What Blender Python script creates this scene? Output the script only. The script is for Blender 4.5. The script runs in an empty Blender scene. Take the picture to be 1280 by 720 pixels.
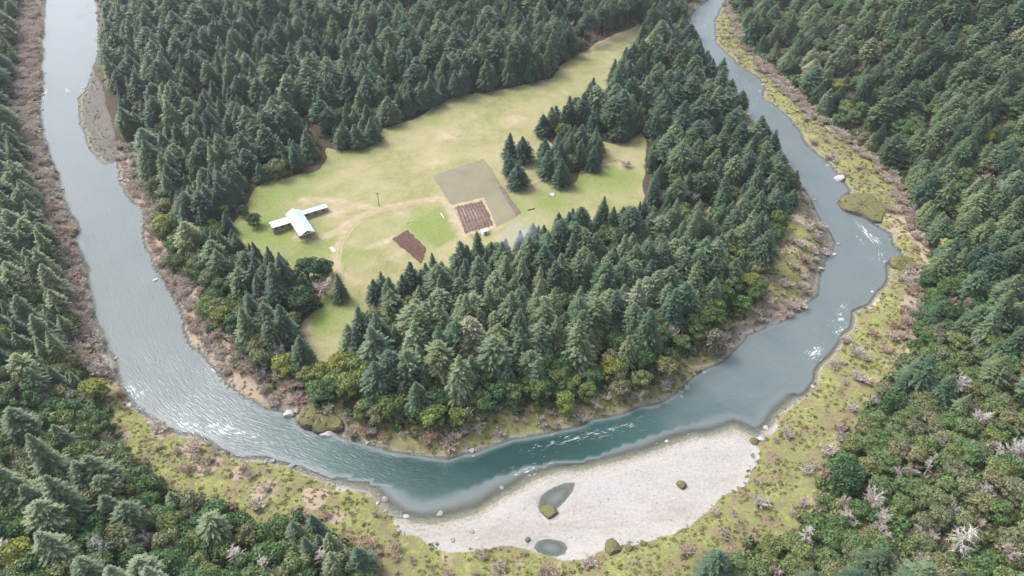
import bpy, bmesh, math, random
import numpy as np
from mathutils import Vector, Matrix

# ------------------------------------------------------------------ camera, sky, sun, exposure
scene = bpy.context.scene
COL = scene.collection
CAM_H, PITCH, LENS = 210.0, 40.0, 25.3125
cam_data = bpy.data.cameras.new('camera')
cam_data.lens = LENS; cam_data.sensor_width = 36.0
cam_data.clip_start = 1.0; cam_data.clip_end = 20000.0
cam = bpy.data.objects.new('camera', cam_data); COL.objects.link(cam)
cam.location = (0, 0, CAM_H); cam.rotation_euler = (math.radians(90 - PITCH), 0, 0)
scene.camera = cam

SUN_ELEV, SUN_AZ = 52.0, -62.0            # azimuth measured from +Y towards +X
world = bpy.data.worlds.new('World'); scene.world = world; world.use_nodes = True
wn = world.node_tree.nodes; wl = world.node_tree.links
sky = wn.new('ShaderNodeTexSky'); sky.sky_type = 'NISHITA'; sky.sun_disc = False
sky.sun_elevation = math.radians(SUN_ELEV); sky.sun_rotation = math.radians(SUN_AZ)
sky.air_density = 1.0; sky.dust_density = 4.0; sky.ozone_density = 1.0
hsv = wn.new('ShaderNodeHueSaturation'); hsv.inputs['Saturation'].default_value = 0.52
bg = wn['Background']; bg.inputs['Strength'].default_value = 0.15
wl.new(sky.outputs[0], hsv.inputs['Color']); wl.new(hsv.outputs[0], bg.inputs['Color'])

sun_data = bpy.data.lights.new('sun', 'SUN'); sun_data.energy = 1.15
sun_data.angle = math.radians(20.0); sun_data.color = (1.0, 0.975, 0.94)
sun = bpy.data.objects.new('sun', sun_data); COL.objects.link(sun)
_e, _a = math.radians(SUN_ELEV), math.radians(SUN_AZ)
sun_vec = Vector((math.sin(_a) * math.cos(_e), math.cos(_a) * math.cos(_e), math.sin(_e)))
sun.rotation_euler = sun_vec.to_track_quat('Z', 'Y').to_euler(); sun.location = (-200, 300, 400)

vs = scene.view_settings
vs.view_transform = 'Standard'; vs.look = 'None'; vs.gamma = 1.0; vs.use_curve_mapping = False
vs.exposure = 1.36
scene.cycles.max_bounces = 6; scene.cycles.diffuse_bounces = 3; scene.cycles.volume_bounces = 0
scene.cycles.transparent_max_bounces = 6
scene.cycles.use_denoising = True

HAZE_D, HAZE_TOP = 0.00008, 250.0

# ------------------------------------------------------------------ layout in metres (river level z = 0)
OUTER = [(-746.8,1773.5),(-654.6,1393.4),(-553.0,1038.3),(-464.5,784.7),(-405.8,638.8),(-358.1,539.2),(-319.1,461.3),(-307.3,433.6),(-287.7,396.7),(-264.8,364.9),(-253.9,349.9),(-243.8,330.8),(-229.4,309.4),(-218.8,297.3),(-216.1,287.1),(-209.6,277.3),(-198.7,261.9),(-189.2,244.7),(-182.1,231.4),(-177.0,223.8),(-170.1,214.1),(-163.8,204.9),(-156.8,196.0),(-152.5,191.0),(-147.0,183.6),(-141.1,178.8),(-135.0,173.8),(-130.8,170.8),(-125.2,168.2),(-118.7,166.4),(-109.0,163.5),(-104.0,160.3),(-98.4,156.8),(-90.4,155.8),(-86.7,155.8),(-78.6,153.7),(-70.2,149.7),(-60.2,145.2),(-48.9,142.9),(-42.7,137.0),(-37.5,131.9),(-31.4,131.1),(-24.3,130.8),(-17.6,131.9),(-11.4,134.9),(-5.4,138.9),(0.0,143.2),(7.4,147.4),(16.7,151.4),(28.0,152.7),(37.5,155.1),(47.6,158.5),(59.8,163.5),(72.2,167.1),(81.6,170.0),(85.1,168.6),(88.1,165.3),(92.3,167.1),(96.1,170.0),(100.1,176.9),(107.7,182.4),(115.0,188.9),(119.4,193.1),(122.8,200.4),(130.8,208.0),(137.7,215.5),(145.9,225.3),(149.4,234.0),(158.7,238.2),(166.3,248.6),(172.9,256.0),(176.9,266.1),(186.7,274.1),(187.4,282.5),(189.5,292.5),(183.9,300.8),(182.0,306.5),(174.4,311.6),(172.0,319.1),(177.9,326.1),(183.9,330.8),(183.6,342.3),(182.1,358.6),(179.1,367.7),(175.4,380.8),(177.0,396.7),(175.4,417.8),(172.8,433.6),(167.7,445.3),(173.3,474.2),(168.5,490.3),(163.3,501.6),(159.8,519.1),(157.2,542.4),(165.6,586.7),(177.9,618.7),(184.5,638.8),(214.6,718.0),(265.3,845.6),(325.6,1038.3),(407.5,1393.4),(512.3,1899.1)]
INNER = [(-688.7,1773.5),(-607.9,1393.4),(-506.5,1038.3),(-418.7,784.7),(-361.4,638.8),(-347.2,612.8),(-318.4,547.2),(-308.1,526.7),(-300.7,505.9),(-294.8,483.5),(-287.5,457.6),(-285.7,445.3),(-275.1,422.2),(-257.2,390.6),(-243.8,371.4),(-231.6,360.4),(-225.9,362.2),(-220.0,353.3),(-215.0,341.4),(-206.2,328.5),(-191.6,313.1),(-178.8,282.5),(-171.8,272.2),(-161.4,257.7),(-151.0,243.1),(-144.7,235.5),(-138.6,223.8),(-131.4,212.7),(-123.0,207.1),(-117.2,199.1),(-110.3,191.0),(-103.3,186.0),(-98.0,183.6),(-93.0,179.6),(-85.4,178.4),(-81.2,178.4),(-78.5,171.9),(-72.6,168.9),(-64.5,168.2),(-59.0,165.3),(-51.0,162.0),(-43.8,160.3),(-36.1,157.8),(-30.3,156.8),(-20.7,157.5),(-10.6,161.7),(0.0,166.4),(5.9,167.4),(23.6,170.0),(30.7,173.8),(39.0,176.5),(50.9,181.6),(59.1,183.6),(66.2,188.9),(72.9,196.0),(81.8,203.5),(91.2,210.8),(97.9,220.3),(105.2,222.3),(109.4,225.3),(116.9,227.8),(127.2,235.5),(136.1,244.7),(140.9,256.0),(149.2,269.8),(156.2,282.5),(158.4,293.8),(157.1,305.8),(158.5,323.0),(157.7,334.1),(157.2,351.6),(155.5,374.2),(151.7,398.7),(148.5,425.6),(147.0,458.8),(144.1,487.6),(141.4,516.1),(140.4,547.2),(143.1,581.3),(147.3,603.3),(161.3,626.6),(170.6,638.8),(197.9,718.0),(247.9,845.6),(302.9,1038.3),(380.8,1393.4),(476.9,1899.1)]
OUT_LEFT = [(-597.2,1020.2),(-487.7,773.4),(-420.0,632.0),(-385.2,557.9),(-346.1,481.7),(-321.1,432.2),(-296.3,389.1),(-275.1,357.1),(-252.6,323.6),(-232.1,290.9),(-215.1,270.3),(-201.1,247.6),(-188.7,226.9),(-171.4,202.7),(-160.5,188.0),(-149.4,169.9),(-138.9,158.9),(-123.0,147.2),(-105.1,135.3),(-87.4,128.6),(-76.7,126.6),(-65.7,128.7),(-58.3,123.9),(-49.4,116.4),(-43.1,110.5),(-53.1,60.0),(-30.0,-50.0),(-20.0,-8000.0),(-9000.0,-8000.0),(-9000.0,9000.0),(-697.2,9000.0)]
OUT_RIGHT = [(60.2,108.2),(67.5,115.7),(79.8,119.8),(91.5,125.4),(102.8,138.1),(109.8,150.2),(123.8,166.4),(139.6,182.9),(152.7,196.4),(163.3,210.1),(173.2,225.0),(183.6,244.0),(196.0,265.1),(203.1,284.8),(207.1,318.0),(210.9,336.0),(209.0,360.0),(201.4,386.6),(193.7,413.9),(186.9,453.2),(182.2,490.5),(178.7,525.6),(181.4,573.8),(187.0,624.0),(225.3,723.1),(288.6,869.1),(356.0,1074.3),(606.0,9000.0),(9000.0,9000.0),(9000.0,-8000.0),(10.0,-8000.0),(25.0,-50.0),(65.2,60.0)]
BAR = [(-36.5,130.8),(-31.3,130.6),(-24.2,130.3),(-17.5,131.4),(-11.3,134.4),(-5.3,138.3),(0.0,142.7),(7.4,146.9),(16.7,150.8),(27.9,152.1),(37.4,154.5),(47.4,157.9),(59.6,162.8),(71.9,166.4),(81.4,169.8),(84.9,168.3),(86.1,163.9),(85.6,158.6),(83.3,152.8),(77.8,145.2),(69.8,139.9),(63.2,133.8),(54.2,127.9),(43.3,123.7),(34.2,122.3),(28.2,120.7),(23.6,116.9),(14.9,116.9),(6.3,119.6),(0.0,122.3),(-7.6,121.8),(-20.2,121.8),(-28.0,124.0),(-34.0,127.4)]
MEADOW = [(-137.5,288.4),(-137.2,303.6),(-133.1,316.8),(-129.3,325.0),(-116.9,331.3),(-104.2,337.7),(-102.3,350.3),(-107.1,361.9),(-96.1,357.9),(-82.8,358.5),(-76.7,363.3),(-74.4,380.6),(-57.0,391.9),(-46.2,405.9),(-32.3,418.6),(-20.0,424.1),(0.0,429.3),(12.8,436.0),(25.8,443.3),(30.7,459.3),(43.6,478.5),(64.9,501.2),(85.0,525.9),(95.9,540.2),(94.7,518.1),(81.3,474.2),(67.3,444.6),(57.6,424.1),(43.8,407.0),(28.2,387.3),(18.4,373.4),(23.4,361.6),(15.8,348.1),(15.3,332.5),(21.1,328.2),(25.9,322.1),(32.9,327.2),(36.1,336.5),(43.7,336.2),(47.7,342.4),(49.9,366.7),(56.4,363.1),(65.7,365.7),(75.1,374.9),(75.2,359.0),(70.1,334.4),(68.1,313.0),(64.1,301.2),(47.1,291.7),(23.1,281.7),(5.7,273.2),(-1.9,265.9),(-12.8,260.4),(-20.2,260.5),(-32.5,253.7),(-40.8,245.7),(-48.7,236.7),(-56.8,240.6),(-61.0,230.5),(-63.7,217.7),(-69.6,203.2),(-76.1,197.0),(-83.0,202.5),(-87.7,212.2),(-86.5,222.2),(-82.2,230.7),(-83.6,241.0),(-94.9,249.2),(-109.7,257.9),(-126.3,271.6)]
SPIT = [(-298.7,498.6),(-288.1,458.4),(-286.9,445.6),(-276.3,422.0),(-258.7,391.0),(-244.9,370.8),(-231.3,359.1),(-223.6,360.1),(-231.1,376.7),(-246.0,404.0),(-260.9,431.7),(-278.5,465.9)]
INNER_BANK = [(157.6,334.0),(141.8,306.7),(127.8,280.2),(116.7,261.6),(108.7,239.6),(102.1,227.4),(94.5,217.6),(86.1,205.7),(109.4,225.4),(127.4,235.9),(136.1,244.7),(140.9,256.1),(149.9,271.0),(156.1,282.4),(156.5,295.5),(157.1,305.8),(158.5,323.0)]
POOL_Z = 0.45
POOLS = [([(8.5,135.8),(9.7,140.7),(13.6,143.9),(17.8,145.5),(21.9,146.5),(20.6,142.6),(16.8,137.7),(13.7,134.6),(10.5,134.0)],0.8),([(6.6,122.5),(8.7,124.5),(12.8,124.8),(16.6,123.6),(18.2,120.6),(15.0,118.7),(11.1,119.2),(8.1,120.3)],0.6)]
CENTRE = [(-721.9,1773.5),(-630.6,1393.4),(-529.3,1038.3),(-441.6,784.7),(-383.6,638.8),(-333.0,531.3),(-299.0,448.9),(-267.7,393.6),(-238.1,351.6),(-214.2,315.4),(-194.4,280.5),(-174.2,250.3),(-157.3,223.8),(-141.1,204.9),(-125.4,187.6),(-103.7,171.9),(-84.3,165.3),(-62.2,155.8),(-41.3,147.4),(-21.8,144.2),(-2.8,153.4),(17.2,160.3),(40.8,166.4),(66.3,177.6),(90.8,191.8),(116.3,214.1),(141.5,239.3),(159.6,261.9),(170.3,283.8),(168.5,300.8),(166.0,321.4),(167.1,347.3),(165.9,388.6),(158.8,425.6),(156.2,467.7),(151.6,508.8),(149.7,550.5),(159.0,595.8),(175.8,630.6),(207.0,718.0),(256.6,845.6),(314.3,1038.3),(394.1,1393.4),(494.6,1899.1)]
TRACKS = [([(-102.5,279.4),(-93.1,276.8),(-84.8,283.2),(-75.2,295.7),(-64.2,302.3),(-48.8,308.4),(-35.9,310.4)],3.0),([(-35.9,310.4),(-31.2,300.9),(-25.0,282.8),(-22.9,278.1)],2.2),([(-105.9,309.6),(-85.2,307.8),(-68.0,300.9)],3.0),([(-80.6,259.7),(-77.3,251.3),(-69.5,247.5)],2.0),([(-86.2,222.2),(-86.3,214.9),(-82.7,209.7)],2.2),([(-15.1,309.8),(-11.2,301.6),(-7.0,287.0)],2.4),([(-66.8,270.7),(-57.2,278.2)],1.6),([(-81.3,259.7),(-82.1,276.8),(-78.1,289.4)],1.8),([(21.7,342.3),(46.6,354.8)],1.2),([(-29.4,304.4),(-22.4,308.9),(-15.5,311.7)],1.8),([(5.4,319.6),(11.7,323.5),(27.8,334.1),(40.9,338.4),(52.2,343.5),(60.3,346.3)],1.6)]
BARE_SPOTS = [(-86.0,301.0,6.7),(-56.1,301.4,5.8),(-76.1,277.0,3.9),(-36.6,371.7,7.8),(-41.6,346.6,4.6),(-51.8,264.3,5.4),(-47.0,260.0,3.8),(-113.9,422.1,6.4),(-102.7,409.3,6.3),(-105.6,358.7,2.8),(60.7,342.3,3.7),(-47.8,261.2,3.8),(0.0,389.8,7.0),(59.0,498.6,9.8),(74.6,512.9,8.8),(-76.4,246.3,2.2)]
GREEN_SPOTS = [(-123.1,313.3,9.4),(-121.6,290.6,10.6),(-111.5,316.7,6.9),(-111.3,280.6,10.3),(-92.6,273.8,4.7),(-81.2,225.6,10.4),(-78.0,277.0,5.5),(-45.7,277.0,3.9),(-39.0,289.1,10.6),(0.0,303.9,6.7),(33.8,327.9,11.5),(50.8,329.4,13.3),(20.3,309.2,8.5),(-88.9,355.1,6.6),(-107.2,335.5,8.1),(-47.3,389.9,4.0),(-77.9,265.2,3.8)]
GREEN_PLOTS = [[(-51.3,287.0),(-35.9,305.0),(-26.4,279.4),(-35.6,270.3)]]
BRUSH_SPOTS = [(-127.4,168.1,4.7),(-114.1,160.0,5.2),(-105.9,152.7,5.6),(-93.8,149.4,4.5),(-83.3,141.8,3.8),(-65.4,139.5,4.3),(-57.3,131.9,2.6),(-19.8,116.6,3.5),(2.5,116.8,4.0),(14.7,113.6,4.5),(39.3,115.8,2.5),(32.4,119.1,2.0),(68.9,136.8,2.4),(79.7,133.5,3.2),(182.4,253.8,6.6),(173.4,233.6,5.6),(158.5,206.4,3.9),(141.9,188.9,3.1),(191.7,293.3,6.4),(193.8,304.8,6.6),(99.7,164.9,2.9),(117.4,158.6,2.9),(109.7,148.5,2.2),(108.7,183.6,3.1),(133.0,189.4,2.5),(97.3,135.6,2.7),(-139.9,164.6,2.9),(-163.2,194.1,3.2),(130.9,273.8,6.2),(133.9,249.6,7.3),(120.4,233.8,5.6),(0.0,173.2,2.4),(17.8,174.0,4.2),(42.6,182.5,4.3),(62.4,191.2,4.4),(-23.0,163.4,2.3),(-47.1,171.6,2.4),(-59.3,174.0,3.0),(-102.8,190.7,4.4),(-89.1,186.1,4.3),(86.9,209.2,3.3)]
FOAM = [(-312.0,451.4,9,2.5,0.9),(-299.9,457.6,4,2.5,0.8),(-257.1,362.2,4,1.5,0.6),(-293.4,474.2,3,1,0.3),(-208.3,275.4,3,1.5,0.6),(-148.4,189.3,3,2,0.9),(-145.6,187.6,4,2,0.8),(-139.3,206.2,3,1.5,0.3),(-119.9,199.5,2.5,2,0.7),(-121.8,171.2,5,2,0.9),(-116.5,171.2,4,1.6,0.8),(-108.5,170.0,4,2.4,1.0),(-99.6,167.8,5,2,0.85),(-94.5,166.4,4,2,0.7),(-89.6,163.5,5,2,0.5),(-102.1,166.4,12,5,0.35),(-134.0,181.6,5,2,0.3),(-67.6,169.3,3,2,0.6),(17.3,163.5,12,2.2,0.6),(26.2,166.4,13,1.8,0.75),(35.3,169.3,12,1.8,0.7),(43.1,173.0,8,1.5,0.5),(6.7,152.0,5,3,0.7),(5.7,161.0,10,8,0.25),(14.6,166.4,8,2,0.45),(177.3,291.8,8,2.4,1.0),(175.8,298.7,6,2,0.8),(179.8,287.1,4,2,0.9),(177.2,275.4,5,1.8,0.7),(176.6,269.1,4,1.6,0.6),(145.1,236.6,5,2,0.7),(141.7,229.8,5,2.4,0.75),(139.2,222.8,5,2.2,0.8),(124.7,209.4,4,3,0.95),(122.5,202.6,3,2,0.5),(110.3,218.9,6,2,0.25),(159.3,253.1,4,2,0.4),(155.5,403.9,10,2,0.45),(164.4,383.7,8,3,0.4),(162.3,448.9,6,2.5,0.5),(158.7,478.2,5,2,0.5),(154.0,577.7,5,2,0.6),(155.9,528.3,5,2,0.5),(167.2,369.5,6,2,0.35),(157.7,287.1,4,2,0.35),(-297.3,448.7,4.0,1.4,0.73),(-300.4,441.1,2.8,1.5,0.5),(-294.1,455.8,2.9,1.3,0.39),(-313.7,459.0,1.8,1.4,0.64),(-259.8,368.7,1.4,0.9,0.36),(-248.8,358.4,2.6,1.0,0.36),(-297.9,476.7,1.1,0.4,0.2),(-143.7,186.6,1.6,0.9,0.64),(-142.5,187.0,1.9,0.8,0.64),(-141.9,189.4,1.5,1.3,0.63),(-141.4,188.1,1.5,1.5,0.62),(-139.4,205.6,1.2,0.7,0.23),(-147.8,206.6,2.2,1.1,0.15),(-137.2,207.3,2.2,0.7,0.17),(-135.1,211.6,1.0,1.1,0.2),(-122.6,197.9,2.0,1.4,0.41),(-123.0,197.2,1.4,0.8,0.59),(-124.1,176.6,3.0,1.3,0.54),(-125.3,172.6,2.7,0.7,0.42),(-121.7,171.4,2.6,1.1,0.55),(-120.5,170.6,1.7,1.1,0.44),(-113.8,171.4,1.8,0.7,0.58),(-99.6,167.8,1.3,1.3,0.45),(-105.6,171.9,1.3,1.2,0.85),(-108.2,169.1,2.7,1.5,0.64),(-109.3,169.5,2.9,0.9,0.8),(-100.9,164.3,3.2,1.1,0.65),(-100.0,169.7,3.7,1.5,0.46),(-98.1,168.3,2.4,0.8,0.63),(-93.4,168.9,2.7,1.2,0.52),(-92.3,166.9,2.5,1.4,0.57),(-93.5,166.6,2.9,1.2,0.47),(-93.5,167.2,1.5,1.2,0.35),(-94.1,167.6,2.2,1.3,0.54),(-84.3,160.1,3.1,1.2,0.34),(-89.7,161.5,2.8,1.3,0.24),(-93.4,163.7,1.8,0.7,0.27),(-90.0,166.2,2.9,1.4,0.32),(-102.5,164.7,8.1,3.0,0.24),(-101.3,166.5,8.2,2.1,0.23),(-98.2,167.9,3.8,3.4,0.24),(-99.6,163.3,9.2,2.5,0.24),(-134.1,182.8,2.5,1.6,0.25),(-135.0,182.1,3.3,1.2,0.2),(-134.9,181.6,2.5,1.6,0.23),(14.6,160.6,9.1,1.5,0.39),(16.5,164.7,6.5,1.1,0.4),(15.1,160.6,6.3,1.6,0.36),(26.5,164.9,5.9,1.1,0.54),(17.6,165.7,6.9,0.7,0.42),(28.1,168.0,10.1,0.8,0.35),(22.9,164.0,7.2,0.7,0.39),(38.5,166.4,8.7,1.4,0.42),(31.1,165.4,6.6,0.9,0.59),(31.1,168.7,7.8,1.4,0.57),(34.0,169.2,8.4,1.4,0.52),(39.9,173.0,5.7,0.8,0.25),(44.2,173.5,3.1,1.1,0.39),(42.8,174.6,5.5,0.9,0.4),(12.6,154.4,2.0,2.2,0.55),(-0.5,150.9,2.4,1.9,0.35),(-0.7,151.9,2.4,1.5,0.55),(4.6,153.1,1.9,1.1,0.43),(3.2,160.6,7.2,3.2,0.17),(6.1,159.6,4.7,5.4,0.2),(3.5,160.7,7.4,2.9,0.18),(22.1,165.9,3.1,0.9,0.21),(14.1,164.1,3.6,0.9,0.27),(171.7,288.5,4.1,1.6,0.73),(173.9,285.0,3.0,1.9,0.54),(176.8,291.2,5.6,0.8,0.63),(183.3,295.4,5.1,1.3,0.73),(180.0,300.3,3.2,0.8,0.62),(181.0,297.8,4.2,1.1,0.4),(171.8,297.8,2.3,0.9,0.49),(174.4,281.0,2.2,0.8,0.53),(184.6,289.8,1.2,1.3,0.66),(176.4,287.1,1.7,0.9,0.5),(181.0,286.4,2.6,1.0,0.74),(170.0,275.6,3.3,0.8,0.55),(171.2,272.2,2.6,1.2,0.5),(169.1,274.9,2.3,1.2,0.44),(172.1,268.1,2.7,1.2,0.43),(171.3,266.7,1.4,0.8,0.3),(148.2,239.3,2.6,1.0,0.46),(147.3,237.1,2.0,1.1,0.42),(143.7,230.9,1.9,1.3,0.54),(144.9,236.5,3.5,1.0,0.55),(137.7,229.5,3.4,1.4,0.47),(136.0,224.7,1.6,1.8,0.42),(143.8,229.2,2.7,1.7,0.44),(135.1,232.0,2.2,1.4,0.44),(140.5,223.8,2.3,1.2,0.42),(140.3,223.8,2.6,1.7,0.37),(128.6,222.4,2.3,1.7,0.54),(120.9,209.1,1.4,2.1,0.69),(118.8,208.0,2.8,1.8,0.48),(127.4,212.0,3.2,1.8,0.54),(120.1,207.9,2.5,1.6,0.44),(116.2,201.0,1.9,1.2,0.35),(117.5,202.0,2.3,1.2,0.28),(114.8,218.1,2.1,1.2,0.18),(118.5,218.7,3.8,1.5,0.18),(115.4,215.1,2.3,1.5,0.16),(114.5,215.8,2.0,1.3,0.15),(156.9,252.1,1.9,0.8,0.18),(166.6,256.1,2.0,1.0,0.33),(155.1,254.9,3.1,0.8,0.31),(159.5,252.8,2.3,1.0,0.23),(155.2,407.2,5.5,0.9,0.38),(161.6,402.6,5.9,1.0,0.35),(170.6,401.0,6.8,1.0,0.33),(163.2,410.7,4.3,1.4,0.27),(168.7,381.6,5.9,1.8,0.27),(170.2,385.9,5.4,1.7,0.26),(164.1,379.8,2.8,1.2,0.3),(160.7,463.0,3.1,1.0,0.42),(162.1,452.4,4.7,1.4,0.41),(165.3,462.2,4.3,1.6,0.29),(151.3,473.7,2.0,1.0,0.42),(158.2,476.5,2.0,1.1,0.4),(165.3,477.0,3.7,1.4,0.4),(148.7,477.8,3.4,1.6,0.36),(155.3,578.4,3.8,1.5,0.43),(154.8,577.6,4.0,1.4,0.41),(149.5,537.2,3.6,0.8,0.41),(146.9,513.2,2.3,1.2,0.36),(146.7,541.8,2.0,0.8,0.35),(171.7,361.8,4.0,1.0,0.19),(173.2,371.8,4.3,1.4,0.2),(158.8,373.5,3.9,0.9,0.26),(166.3,362.9,2.3,0.9,0.24),(160.4,287.8,2.2,1.3,0.17),(-122.8,177.6,4.0,1.8,0.64),(-92.3,164.4,4.3,1.8,0.43),(-120.3,176.6,3.7,1.5,0.65),(-115.3,169.4,4.8,1.2,0.5),(-113.6,168.6,4.3,1.5,0.5),(-118.2,173.6,2.2,1.1,0.38),(-118.0,171.7,2.6,1.4,0.61),(-112.6,175.2,3.4,1.1,0.69),(-88.5,163.6,3.9,1.6,0.48),(-108.3,174.7,3.1,1.7,0.56),(-93.6,167.5,3.9,0.9,0.46),(-105.4,165.8,4.7,1.5,0.47),(-103.1,167.0,3.9,1.8,0.56),(-133.6,177.4,5.0,0.9,0.48),(-88.8,160.6,4.0,1.5,0.5),(-114.6,170.0,2.9,1.6,0.48),(-121.1,173.1,2.7,1.5,0.46),(-96.6,165.1,4.1,1.4,0.52),(-115.6,170.1,3.3,1.5,0.37),(-124.6,178.5,4.1,1.5,0.55),(-122.8,177.2,2.7,1.3,0.44),(-101.1,171.7,4.3,1.5,0.57),(-94.0,169.0,3.7,1.1,0.43)]
WHEELS = [[(-93.5,276.8),(-84.7,282.6),(-74.9,293.8),(-64.0,301.0),(-48.6,307.1),(-35.8,309.7),(-30.8,300.9),(-25.5,284.1)],[(-106.6,305.4),(-97.5,308.2),(-80.7,305.1),(-67.8,299.6)],[(-77.4,247.8),(-79.9,259.7),(-80.9,273.9),(-77.7,286.8),(-74.0,293.1)]]
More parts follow.
